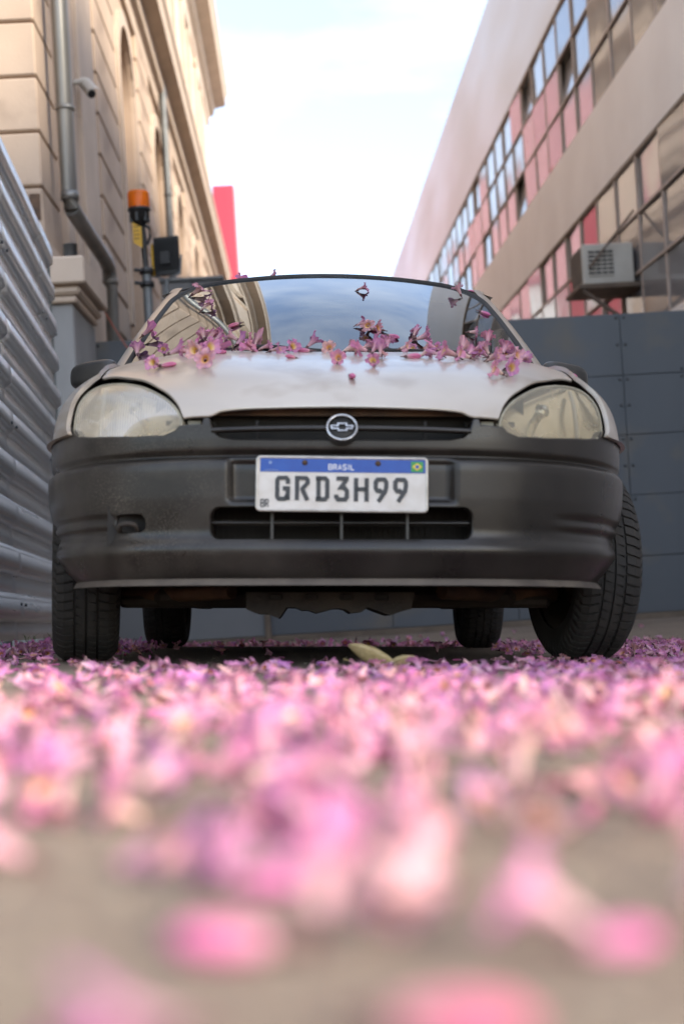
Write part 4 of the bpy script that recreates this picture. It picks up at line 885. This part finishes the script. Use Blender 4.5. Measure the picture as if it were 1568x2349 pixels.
# ---- cabin
G().box(-.64, .64, 1.12, 1.5, .70, .87, .05).obj('dashboard', 'interior', car); G().box(-.68, .68, 1.0, 1.13, .60, .85, .01).obj('cowl', 'interior', car)
for x in (-.34, .34):
    st = G(); st.box(x - .23, x + .23, 1.98, 2.5, .38, .55, .05).box(x - .22, x + .22, 2.42, 2.58, .55, 1.05, .05); so = st.obj('seat', 'seat', car); G().box(x - .12, x + .12, 2.46, 2.56, 1.07, 1.24, .04).obj('headrest', 'seat', so)
G().box(-.6, .6, 3.0, 3.15, .45, 1.0, .04).obj('rear_seat', 'seat', car)
G().lathe([(.175 + .013 * math.cos(a * .785), .013 * math.sin(a * .785)) for a in range(8)], 32, 'y', c=(.34, 1.68, .86), close=True).obj('steering_wheel', 'interior', car)
G().box(-.10, .10, 1.83, 1.85, 1.23, 1.29, .01).obj('rear_view_mirror', 'interior', car)
G().box(-.70, .70, 1.0, 3.6, .22, .30).obj('floor', 'under', car)
G().box(-.60, .60, .95, 1.0, .24, .86).obj('bulkhead', 'under', car)
# wipers and scuttle
q = G(); q.grid(31, 4, lambda a, b_: (lambda p: Vector((p.x * 1.0, p.y - .09 * (1 - b_), p.z - .022 + .006 * b_)))(ws((a * 2 - 1) * .97, .02))); q.obj('scuttle_panel', 'trim', car)
for (x0, x1, y1) in ((-.50, -.02, .10), (.06, .56, .10)):
    a0, a1 = x0 / .68, x1 / .68
    wp = G(); wp.tube([ws(a0 + (a1 - a0) * k / 10, .055 + .03 * math.sin(k / 10 * 3.1)) + Vector((0, -.006, .014)) for k in range(11)], .007, 6); wo2 = wp.obj('wiper', 'trim', car)
    G().tube([ws(a1 + .12, .0) + Vector((0, -.03, .01)), ws((a0 + a1) / 2 + .14, .05) + Vector((0, -.012, .03)), ws((a0 + a1) / 2, .085) + Vector((0, -.008, .024))], .008, 6).obj('wiper_arm', 'trim', wo2)
# ---- underside
G().box(-.62, .62, .30, 3.5, .205, .235, .0).obj('floor_pan', 'under', car)
G().box(-.50, .50, .62, .80, .150, .205, .02).obj('crossmember', 'under', car)
q = G(); rj = random.Random(5); bt_ = [(-.235, .185)]; x = -.235
while x < .19: bt_.append((x, .142 + rj.uniform(-.010, .006) - (.014 if -.21 < x < -.15 or .11 < x < .15 else 0))); x += rj.uniform(.012, .03)
bt_ += [(.195, .185)]
q.prism(bt_, lambda x, z: (x, .34, z), lambda x, z: (x, .62, z)); q.obj('engine_guard', 'under', car)
for x in (-.16, -.07, .02, .11): G().box(x - .018, x + .018, .33, .338, .165, .182, .004).obj('guard_slot', 'dark', car)
for sg in (-1, 1):
    G().tube([(sg * .28, .50, .192), (sg * .42, .62, .185), (sg * .62, .74, .19)], [.022, .02, .024], 8).obj('control_arm', 'rust', car)
    G().tube([(sg * .22, .80, .19), (sg * .60, .80, .20)], .018, 8).obj('drive_shaft', 'under', car)
    G().box(*sorted((sg * .30, sg * .60)), .66, .76, .150, .182, .01).obj('subframe_arm', 'under', car)
    G().box(*sorted((sg * .44, sg * .50)), 1.6, 2.3, .165, .21, .01).obj('jacking_rail', 'under', car)
G().tube([(-.62, 3.2, .24), (.62, 3.2, .24)], .035, 10).obj('rear_axle', 'under', car)
G().tube([(.12, .9, .20), (.12, 2.6, .19), (.35, 3.3, .24), (.35, 3.75, .24)], .024, 10).obj('exhaust_pipe', 'rust', car)
# ---- wheels
TW = .092
def tyre_mesh():
    q = G(); pr = []; pitch = 64; sec = [(-TW + .012, .185, 0), (-TW, .215, 0), (-TW + .002, .245, 0), (-TW + .014, .262, 1), (-.060, .2745, 1), (-.0345, .2775, 1), (-.0335, .2705, 0), (-.0275, .2705, 0), (-.0265, .2780, 2), (-.0035, .2785, 2), (-.0025, .2715, 0), (.0025, .2715, 0), (.0035, .2785, 2), (.0265, .2780, 2), (.0275, .2705, 0), (.0335, .2705, 0), (.0345, .2775, 1), (.060, .2745, 1), (TW - .014, .262, 1), (TW - .002, .245, 0), (TW, .215, 0), (TW - .012, .185, 0)]
    ang = []
    for k in range(pitch):
        for f_, gr_ in ((0, 0), (.76, 0), (.79, 1), (.97, 1)): ang.append(((k + f_) * 2 * math.pi / pitch, gr_))
    m_ = len(sec); v = []
    for a, g_ in ang:
        for (x, r, kind) in sec:
            aa = a + (.035 * (x / .03) if kind == 2 else .05 * (abs(x) - .03) / .05 if kind == 1 else 0); rr_ = r - (.0085 if (g_ and kind == 1) else .007 if (g_ and kind == 2 and abs(x) > .02) else 0)
            v.append((x, rr_ * math.cos(aa), rr_ * math.sin(aa)))
    n = len(ang); f = [(k * m_ + i, ((k + 1) % n) * m_ + i, ((k + 1) % n) * m_ + i + 1, k * m_ + i + 1) for k in range(n) for i in range(m_ - 1)]
    q.add(v, f); q.sm = [i % (m_ - 1) < 3 or i % (m_ - 1) > m_ - 5 for i in range(len(f))]
    return q.mesh('tyre')
tm = tyre_mesh(); tm.materials.append(MT['tyre'])
rm = G().lathe([(.188, -TW + .02), (.178, -TW + .015), (.165, -.05), (.155, .0), (.155, .04), (.165, .07), (.182, TW - .012), (.188, TW - .02)], 40, 'x').lathe([(.155, .03), (.12, .045), (.09, .06), (.06, .05), (0, .05)], 40, 'x').mesh('rim'); rm.materials.append(MT['rim'])
hm = G().lathe([(0, -.05), (.05, -.05), (.09, -.02), (.12, -.02), (.125, .02), (0, .02)], 24, 'x').mesh('brake_drum'); hm.materials.append(MT['rust'])
for sg in (-1, 1):
    for wy, st_ in ((WF, 10.), (WB, 0.)):
        wh = empty('wheel', None); wh.parent = car; wh.location = (sg * .705, wy, .277); wh.rotation_euler = (rad(7 if sg < 0 else 3), 0, rad(st_ - (1.5 if st_ else 0)))
        a = link('tyre', tm, wh); b_ = link('rim', rm, wh); c_ = link('brake_drum', hm, wh)
        if sg < 0: b_.rotation_euler = (0, 0, math.pi); c_.rotation_euler = (0, 0, math.pi)
# ================================================================== flowers
bpy.context.view_layer.update()
def flower_geo(seed, kind='open', N=36):
    """trumpet flower along +Z, calyx at the origin; returns (verts, faces, colours) for corolla, throat, calyx"""
    r_ = random.Random(seed); S = r_.uniform(.92, 1.12); V = []; F = []; Cc = []
    pink = (.74, .27, .45); deep = (.58, .16, .36); pale = (.86, .58, .56)
    tint = r_.uniform(.76, .97); warm = r_.uniform(-.05, .06); lil = r_.choice((0, .1, .3, .5)); crm = r_.choice((0, 0, .25, .5))
    pink = tuple(p * (1 - lil) + q * lil for p, q in zip(pink, (.66, .34, .60))); pink = tuple(p * (1 - crm) + q * crm for p, q in zip(pink, (.88, .58, .54)))
    if kind == 'bud':
        rings = [(0, .0028), (.008, .0045), (.018, .0072), (.030, .0085), (.040, .0080), (.047, .0055), (.052, .0015)]
        for j, (z, r) in enumerate(rings):
            for k in range(N):
                a = 2 * math.pi * k / N; rr = r * (1 + .10 * math.cos(5 * a)); V.append((rr * math.cos(a) * S, rr * math.sin(a) * .9 * S, z * S)); m_ = sstep(0, 3, j)
                Cc.append(tuple(pale[i] * (1 - m_) * .9 + (.68, .20, .36)[i] * m_ for i in range(3)))
    else:
        lob = [(r_.uniform(.75, 1.15), r_.uniform(-.75, .35) if kind == 'open' else r_.uniform(-1.5, 1.4)) for _ in range(5)]
        rings = [(0, .0030, 0), (.010, .0050, 0), (.022, .0068, 0), (.033, .0098, 0), (.040, .0135, .05), (.0445, .0190, .45), (.0470, .0245, .85), (.0475, .0290, 1.)]
        sq_ = r_.uniform(.75, 1.0) if kind == 'open' else r_.uniform(.40, .75)
        p1, p2 = r_.uniform(0, 6), r_.uniform(0, 6)
        for j, (z, r, lw) in enumerate(rings):
            for k in range(N):
                a = 2 * math.pi * k / N; li = int((a / (2 * math.pi) * 5 + .5)) % 5; l_ = abs(math.cos(2.5 * a)) ** .28; ext, droop = lob[li]
                rr = r if lw == 0 else .0135 + (r - .0135) * ((1 - lw) + lw * l_ * ext)
                zz = z + (droop * (rr - .0125) if lw > .1 else 0) * l_ + lw * (.0034 * math.sin(10 * a + p1 + j * .6) + .0026 * math.sin(15 * a + p2))
                V.append((rr * math.cos(a) * S, rr * math.sin(a) * sq_ * S + .006 * math.sin(zz * 40 + p1) * sq_, zz * S))
                m_ = sstep(1, 6, j); st = .5 + .5 * math.cos(10 * a)
                base = [pale[i] * (1 - m_) + pink[i] * m_ for i in range(3)]
                if j in (2, 3, 4): base = [base[i] * (1 - .25 * st) + deep[i] * .25 * st for i in range(3)]
                e_ = .08 * math.sin(7 * a + p2); Cc.append((min(1, base[0] * tint * (1 + e_)), min(1, base[1] * tint * (1 + e_) * (1 + warm * 2)), min(1, base[2] * tint * (1 - warm))))
    n = len(rings); F = [(j * N + k, j * N + (k + 1) % N, (j + 1) * N + (k + 1) % N, (j + 1) * N + k) for j in range(n - 1) for k in range(N)]
    out = [(V, F, Cc)]
    M_ = 10
    if kind != 'bud':
        tv = []; tc_ = []; tr_ = [(.024, .005), (.031, .0078), (.0365, .0105), (.0405, .0132)]
        for j, (z, r) in enumerate(tr_):
            for k in range(M_):
                a = 2 * math.pi * k / M_; tv.append((r * math.cos(a) * S, r * math.sin(a) * sq_ * S + .006 * math.sin(z * 40 + p1) * sq_, z * S + .0012)); tc_.append(((.70, .40, .06), (.80, .56, .20), (.80, .54, .34), (.76, .38, .44))[j])
        out.append((tv, [(j * M_ + k, j * M_ + (k + 1) % M_, (j + 1) * M_ + (k + 1) % M_, (j + 1) * M_ + k) for j in range(3) for k in range(M_)], tc_))
    else: out.append(None)
    cv = []
    cr_ = [(-.012, .0012), (-.010, .0016), (-.002, .002), (.001, .0040), (.006, .0052), (.0095, .0050)]
    for z, r in cr_:
        for k in range(8): a = 2 * math.pi * k / 8; cv.append((r * math.cos(a) * S, r * math.sin(a) * S, z * S + (.0015 * (k % 2) if z > .009 else 0)))
    out.append((cv, [(j * 8 + k, j * 8 + (k + 1) % 8, (j + 1) * 8 + (k + 1) % 8, (j + 1) * 8 + k) for j in range(5) for k in range(8)], None))
    return out
def cmesh(name, geo, m):
    v, f, c = geo; me = bpy.data.meshes.new(name); me.from_pydata(v, [], f); me.polygons.foreach_set('use_smooth', [True] * len(f)); me.materials.append(MT[m])
    if c is not None:
        at = me.color_attributes.new('col', 'FLOAT_COLOR', 'POINT'); at.data.foreach_set('color', np.concatenate([np.array(c), np.ones((len(c), 1))], 1).ravel().astype(np.float32))
    me.update(); return me
KINDS = [('open', s) for s in range(7)] + [('limp', s + 20) for s in range(5)] + [('bud', s + 40) for s in range(3)]
VAR = []
for kd, s in KINDS:
    ge = flower_geo(s, kd); VAR.append((kd, ge, cmesh('corolla_' + kd, ge[0], 'petal'), cmesh('throat', ge[1], 'throat') if ge[1] else None, cmesh('calyx', ge[2], 'calyx'), np.array(ge[0][0] + ge[2][0])))
IDX = {k: [i for i, q in enumerate(VAR) if q[0] == k] for k in ('open', 'limp', 'bud')}
def put_flower(i, M, name='trumpet_flower', parts=True):
    kd, ge, co_, th_, ca_, _ = VAR[i]; o = bpy.data.objects.new(name, co_); COL.objects.link(o); o.matrix_world = M
    if parts:
        if th_ is not None: p = bpy.data.objects.new('throat', th_); COL.objects.link(p); p.parent = o
        p = bpy.data.objects.new('calyx', ca_); COL.objects.link(p); p.parent = o
    return o
def rest(i, P, n, axis, roll, scale=1., sink=.002):
    """matrix that lays variant i on a surface point P with normal n, its axis leaning as given"""
    z = axis.normalized(); x = z.cross(Vector((.3, .2, .9))); x = x.normalized() if x.length > .05 else Vector((1, 0, 0)); y = z.cross(x)
    R = Matrix((x, y, z)).transposed() @ Matrix.Rotation(roll, 3, 'Z'); v = VAR[i][5] @ np.array(R).T * scale; mn = float((v @ np.array(n)).min()); c = v.mean(0); c = c - np.array(n) * float(c @ np.array(n))
    return Matrix.Translation(Vector(P) - Vector(c) - Vector(n) * (mn + sink)) @ R.to_4x4() @ Matrix.Scale(scale, 4)
# --- on the car: ray from the lens through each flower to the panel it lies on
def bvh(o, extra=None):
    me = o.data; mw = CM; return BVHTree.FromPolygons([mw @ v.co for v in me.vertices], [tuple(p.vertices) for p in me.polygons])
TREES = {'hood': bvh(hood), 'glass': bvh(wind), 'roof': bvh(roof_o)}
CARFL = [  # photo position, kind, heading of the mouth (deg in the picture: 0 right, 90 up), tilt towards viewer, label
 (463, 645, 'open', 80, .5, 'pink flower astride the trim at the top left windshield corner'),
 (455, 670, 'limp', 20, .2, 'purple flower just under the trim at the top left windshield corner'),
 (476, 703, 'limp', 60, .3, 'small purple flower alone on the upper left of the windshield'),
 (541, 741, 'bud', 215, 0, 'folded bud lying alone on the mirrored golden wall in the windshield'),
 (538, 780, 'open', 140, .4, 'flower with yellow throat right of the left windshield cluster'), (552, 782, 'limp', 60, .1, 'crumpled flower touching the yellow-throated one at lower left glass'),
 (452, 780, 'bud', 100, .1, 'dark bud at the left edge of the left windshield cluster'), (470, 772, 'open', 110, .1, 'upright flower leading the left windshield cluster'), (486, 778, 'limp', 80, .3, 'flower in the middle of the left windshield cluster'), (505, 776, 'open', 50, .0, 'flower at the right end of the left windshield cluster'),
 (346, 768, 'limp', 20, .1, 'purple flower tucked against the left windshield seal'),
 (829, 662, 'open', 10, .2, 'flower near the top centre of the windshield'),
 (826, 742, 'open', 40, .0, 'pale flower pointing up at the left of the centre windshield cluster'), (843, 752, 'open', 250, .8, 'flower with yellow throat in the centre windshield cluster'), (866, 752, 'bud', 165, .0, 'striped tube flower at the right of the centre windshield cluster'), (858, 762, 'limp', 300, .3, 'limp flower at the bottom of the centre windshield cluster'), (898, 768, 'bud', 340, .0, 'bud at the right tip of the centre windshield cluster'),
 (948, 764, 'limp', 70, .1, 'small flower above the right wiper blade'), (964, 778, 'open', 20, .4, 'flower with yellow throat low on the glass, right of centre'),
 (1048, 672, 'open', 90, .5, 'flower at the top right of the windshield under the trim'), (1108, 713, 'bud', 340, .0, 'magenta bud on the right side of the windshield'),
 (1080, 763, 'open', 0, .1, 'long flower lying sideways on the lower right windshield'), (1113, 782, 'open', 70, .2, 'upright flower at the lower right corner of the windshield'),
 (320, 806, 'open', 110, .2, 'flower at the left end of the row along the windshield foot'), (378, 804, 'open', 300, .9, 'large flower facing the viewer at the left hood edge'), (404, 808, 'limp', 0, .1, 'limp flower beside the large one at the left hood edge'),
 (432, 809, 'limp', 150, .2, 'flower under the left windshield cluster, at the hood edge'), (452, 814, 'open', 260, .7, 'pale flower at the hood edge below the left cluster'), (478, 808, 'open', 320, .8, 'flower with orange throat at the hood edge below the left cluster'), (492, 802, 'limp', 30, .1, 'flower half behind the hood edge below the left cluster'),
 (472, 833, 'open', 270, 1., 'flower facing the viewer on the hood below the left cluster'), (358, 839, 'open', 250, .9, 'lone flower with yellow throat on the left of the hood'), (383, 835, 'bud', 10, 0, 'small magenta bud on the left of the hood'),
 (562, 800, 'open', 350, .0, 'long flower lying along the hood edge, left of centre'), (590, 796, 'limp', 80, .2, 'flower between two long ones at the hood edge'), (608, 799, 'open', 20, .2, 'wide flower at the hood edge, left of centre'), (632, 803, 'limp', 340, .1, 'small flower at the hood edge next to the bold one'),
 (668, 801, 'open', 280, .8, 'bold flower with bright yellow throat at the hood edge'), (715, 791, 'limp', 60, .2, 'pale flower leaning on the windshield foot near the middle'), (700, 801, 'bud', 180, 0, 'bud behind the hood edge near the middle'), (754, 802, 'open', 270, .8, 'small flower with yellow throat at the hood edge, centre'),
 (775, 826, 'open', 270, .9, 'small flower alone on the middle of the hood'), (806, 860, 'bud', 280, .5, 'magenta bud alone near the hood front'),
 (800, 799, 'open', 60, .2, 'upright flower at the hood edge, right of centre'), (838, 800, 'open', 30, .2, 'flower leaning on the left end of the right wiper'), (862, 797, 'limp', 120, .3, 'flower in the heap beside the right wiper'), (886, 793, 'open', 80, .3, 'tall flower in the heap beside the right wiper'),
 (873, 815, 'open', 90, .6, 'upper flower of the pair on the hood right of centre'), (856, 833, 'open', 260, .9, 'lower flower of the pair on the hood right of centre'),
 (944, 815, 'bud', 5, 0, 'thin bud at the hood edge left of the long row'), (970, 813, 'open', 60, .3, 'flower at the hood edge left of the long row'), (995, 801, 'limp', 150, .2, 'flower behind the hood edge left of the long row'),
 (1030, 818, 'open', 200, .2, 'flower starting the long row on the right hood edge'), (1058, 806, 'open', 80, .4, 'tall flower in the long row on the right hood edge'), (1085, 814, 'limp', 0, .2, 'limp flower in the long row on the right hood edge'), (1112, 806, 'open', 100, .3, 'upright flower in the middle of the long row on the right'), (1128, 826, 'limp', 300, .6, 'drooping flower in front of the long row on the right'), (1150, 808, 'open', 60, .3, 'flower past the middle of the long row on the right'), (1172, 814, 'limp', 190, .1, 'flower near the right end of the long row'), (1192, 820, 'bud', 0, 0, 'pink tube at the right end of the long row'), (1208, 815, 'open', 120, .2, 'last flower of the long row on the right'),
 (1246, 826, 'limp', 100, .2, 'flower by the right mirror foot'), (1140, 857, 'limp', 190, .4, 'left flower of the pair on the right of the hood'), (1165, 850, 'open', 280, .9, 'right flower of the pair on the right of the hood'),
]
rc_ = random.Random(99); seq = {'open': 0, 'limp': 0, 'bud': 0}
def place_car(P, n, kd, ang, tilt, label, scale=1.):
    i = IDX[kd][seq[kd] % len(IDX[kd])]; seq[kd] += 1
    pic = Vector((math.cos(rad(ang)), 0, math.sin(rad(ang)))); ax = pic - n * pic.dot(n)
    if ax.length < .15: ax = Vector((1, 0, 0)) - n * n.x
    ax.normalize(); tw = Vector((0, -1, .15)); ax = (ax + tw * tilt + n * (.32 if kd != 'bud' else .02)).normalized()
    o = put_flower(i, rest(i, P, n, ax, rc_.uniform(0, 6.28), scale)); tag(o, label, 'flower', 'flowers fallen on the car'); return o
for u, v, kd, ang, tilt, lab in CARFL:
    d = ray(u, v + 7).normalized(); best = None
    for k, tr in TREES.items():
        loc, nor, ix, dist = tr.ray_cast(CAM, d)
        if loc is not None and (best is None or dist < best[2]): best = (loc, nor, dist)
    if best is None: continue
    loc, nor, dist = best
    if nor.dot(d) > 0: nor = -nor
    place_car(loc, nor, kd, ang, tilt, lab, (.78, .98, .86, 1.04)[len(lab) % 4] if kd != 'bud' else .85)
for x, kd, ang, lab in ((-.335, 'limp', 40, 'flower lying on the roof edge, left of centre'), (-.21, 'open', 10, 'long flower lying on the roof edge above the glass'), (-.165, 'bud', 20, 'small bud on the roof edge next to the long flower'), (.0, 'bud', 160, 'tiny bud at the middle of the roof edge'), (-.465, 'bud', 0, 'magenta bud on the roof edge near the left corner'), (.55, 'bud', 200, 'bud on the roof edge near the right corner')):
    loc, nor, ix, dist = TREES['roof'].ray_cast(CM @ Vector((x, 1.86 + .13 * (x / .545) ** 2, 2)), Vector((0, 0, -1)))
    if loc is not None: place_car(loc, nor if nor.z > 0 else -nor, kd, ang, 0, lab, .9)
for k in range(26):
    u = rc_.choice((rc_.uniform(330, 760), rc_.uniform(780, 1215), rc_.uniform(900, 1215))); d = ray(u, rc_.uniform(803, 822) + abs(u - 770) * .02).normalized(); best = None
    for tr in TREES.values():
        loc, nor, ix, dist = tr.ray_cast(CAM, d)
        if loc is not None and (best is None or dist < best[2]): best = (loc, nor, dist)
    if best: place_car(best[0], best[1] if best[1].dot(d) < 0 else -best[1], rc_.choice(('limp', 'limp', 'open', 'bud')), rc_.uniform(0, 360), rc_.uniform(0, .5), 'small wilted flower in the drift along the windshield foot', rc_.uniform(.6, .85))
i = IDX['bud'][1]; P = CM @ Vector((skin_pt(.75, .52, 1))); nn = Vector((.55, -.1, .83)).normalized()
tag(put_flower(i, rest(i, P, nn, Vector((.9, -.35, -.25)), 1., 1.1, sink=.004)), 'magenta bud on the right fender in front of the mirror', 'flower', 'flowers fallen on the car')
# --- on the ground
rgf = random.Random(1234)
def density(x, y):
    inx = x - (-.027 * (y - 3.3))
    if y < .44: return 0
    if y < .58: return 45 if x > -.06 else 22
    if y < .66: return 200 if x > -.05 else 90
    if y < .78: return 300 if x > -.02 else 190
    if y < 1.0: return 380
    if y < 1.4: return 330
    if y < 4.0:
        if y < 2.3: return 270
        if y < 3.1: return 165
        if abs(inx) < .55 and y > 3.35: return 28
        return 90 if x < .35 else 170
    if y < 7.1:
        if abs(inx) < .62: return 3 if y < 6.2 else 14
        if abs(inx) < .84: return 40 if abs(y - 4.07) > .35 and abs(y - 6.5) > .35 else 0
        return 190 if y < 6.6 else 120
    if y < 8.6: return 120 if x < 1.6 else 60
    return 14 if x < 1.2 else 5
FL = []
for iy in range(int((10.3 - .44) / .1)):
    y0 = .44 + .1 * iy; xm = .25 * y0 + .45
    xl = max(-xm, -1.40 - .081 * (y0 - 6.2) + .03 if y0 > 3.2 else -9); xr = min(xm, 3.0)
    nx_ = int((xr - xl) / .1)
    for ix_ in range(nx_):
        x0 = xl + .1 * ix_; clump = (.55 if y0 > 1.3 else .8) + (.9 if y0 > 1.3 else .4) * (math.sin(x0 * 5.1 + 1.3 * math.sin(y0 * 3.7)) * math.sin(y0 * 4.3 + x0 * 2.2) * .5 + .5)
        lam = density(x0 + .05, y0 + .05) * .01 * clump
        k = int(lam) + (rgf.random() < lam - int(lam))
        for _ in range(k): FL.append((x0 + rgf.random() * .1, y0 + rgf.random() * .1))
HERO = [(545, 2095, 'bud', (-1, -.1, .05), 1.15), (735, 2080, 'limp', (.15, .2, .9), .95), (1010, 2270, 'bud', (1, -.15, .03), 1.25), (1265, 2075, 'open', (-.9, .3, .5), .9), (1400, 2085, 'bud', (1, .2, .05), .9), (990, 1965, 'limp', (-.5, .6, .4), .9), (330, 2350, 'limp', (-.8, .2, .0), .75), (250, 2330, 'bud', (-1, .3, .0), 1.), (560, 1850, 'open', (.8, -.3, .4), .8), (290, 1830, 'limp', (-.8, -.3, .3), .8), (800, 1800, 'open', (-.8, .4, .4), .85), (1500, 1840, 'limp', (.3, .3, .8), .9)]
ground_items = []   # (variant, matrix, distance)
for u, v, kd, ax, sc_ in HERO:
    i = IDX[kd][rgf.randrange(len(IDX[kd]))]; p = on_ground(u, v, .014); P = Vector((p.x, p.y, 0)); ground_items.append((i, rest(i, P, Vector((0, 0, 1)), Vector(ax), rgf.uniform(0, 6.3), sc_ * .62, 0), -10 + len(ground_items)))
for x, y in FL:
    kd = rgf.choices(('open', 'limp', 'bud'), (.55, .33, .12))[0]; i = rgf.choice(IDX[kd]); a = rgf.uniform(0, 6.283); el = rgf.choice((rgf.uniform(-.25, .55), rgf.uniform(-.2, .4), rgf.uniform(.5, 1.5), rgf.uniform(-1.2, -.5))) if kd != 'bud' else rgf.uniform(-.1, .1)
    z = ground_z(x, y); M = rest(i, Vector((x, y, z)), Vector((0, 0, 1)), Vector((math.cos(a) * math.cos(el), math.sin(a) * math.cos(el), math.sin(el))), rgf.uniform(0, 6.283), rgf.uniform(.55, .85) * (.78 if y < 1.4 else .92 if y < 2.3 else 1), .001)
    if y > 1.4:      # trodden flat towards the car
        M = Matrix.Translation((0, 0, z)) @ Matrix.Scale(.8 if y < 2. else .62 if y < 3.1 else .5 if y < 4.2 else .8, 4, Vector((0, 0, 1))) @ Matrix.Translation((0, 0, -z)) @ M
    elif density(x, y) > 100 and rgf.random() < .25: M = Matrix.Translation((0, 0, rgf.uniform(.004, .018))) @ M
    vis = abs(x) / max(y, .01) < .27
    ground_items.append((i, M, math.hypot(x, y) + (0 if vis else 100)))
ground_items.sort(key=lambda q: q[2])
HL = ['pink bud lying on its side, left of the blurred middle foreground', 'blurred upright flower in the middle foreground', 'large magenta bud at the bottom centre, nearest the lens', 'very pale blurred flower at the lower right', 'stubby bud just right of the very pale flower', 'violet blurred flower behind the very pale one', 'pale blurred flower at the bottom left', 'bud at the very bottom left corner', 'flower with a yellow throat in the left middle foreground', 'ring-shaped blurred flower in the far left foreground', 'open blurred flower at the centre of the flower field', 'upright flower at the right picture edge']
for i, M, d in ground_items[:300]:
    hero = d < .01; o = put_flower(i, M, parts=(d < 2)); tag(o, 'fallen pink trumpet flower on the asphalt in front of the car', 'flower', 'pink flowers on the asphalt')
    if hero: o['label'] = HL[round(d + 10)]
rest_ = ground_items[300:]; V_ = []; F_ = []; C_ = []; n0 = 0
for i, M, d in rest_:
    kd, ge, *_ = VAR[i]; Ma = np.array(M); tn = 1 + rgf.uniform(-.25, .15); tb = rgf.uniform(.85, 1.2)
    for gi, gq in enumerate(ge):
        if gq is None: continue
        v = np.array(gq[0]) @ Ma[:3, :3].T + Ma[:3, 3]; V_.append(v); F_ += [tuple(k + n0 for k in f) for f in gq[1]]; n0 += len(v)
        C_.append(np.array(gq[2]) * np.array((tn, tn * .95, tn * tb)) if gq[2] is not None else np.tile((.10, .035, .05), (len(v), 1)))
o = link('fallen_flowers', cmesh('fallen_flowers', (np.concatenate(V_).tolist(), F_, np.clip(np.concatenate(C_), 0, 1)), 'petal'))
tag(o, 'carpet of fallen pink trumpet flowers around and beyond the car', 'flowers', kind='stuff')
# --- dry leaves by the shadow under the nose
def leaf(name, P, L_, W_, curl, rz, lab, lift):
    q = G()
    def lf(a, b_):
        t_ = a; w_ = W_ * math.sin(math.pi * min(1, .04 + t_ * .95)) ** .7 * (b_ * 2 - 1); return Vector((L_ * (t_ - .5), w_ * (1 - .35 * abs(b_ * 2 - 1)), curl * L_ * (t_ - .35) ** 2 * 1.5 + abs(w_) * 1.05 + lift * t_ * L_))
    q.grid(15, 9, lf); zmin = min(p[2] for p in q.v); o = q.obj(name, 'leaf'); o.location = (P.x, P.y, -zmin + .0015); o.rotation_euler = (0, 0, rz); md = o.modifiers.new('thickness', 'SOLIDIFY'); md.thickness = .0008
    st = G().tube([(L_ * .48, 0, 0), (L_ * .6, .004, .004)], .0012, 5); st.v = [(a, b_, c + curl * L_ * .02 + lift * L_) for a, b_, c in st.v]
    stq = st.obj('stalk', 'leaf', o); tag(o, lab, 'leaf')
leaf('dry_leaf', on_ground(852, 1534), .110, .040, .5, rad(170), 'larger curled yellow-green dry leaf standing in front of the car', .2)
leaf('dry_leaf', on_ground(925, 1533), .075, .026, .35, rad(12), 'smaller curled dry leaf right of the larger one', .05)
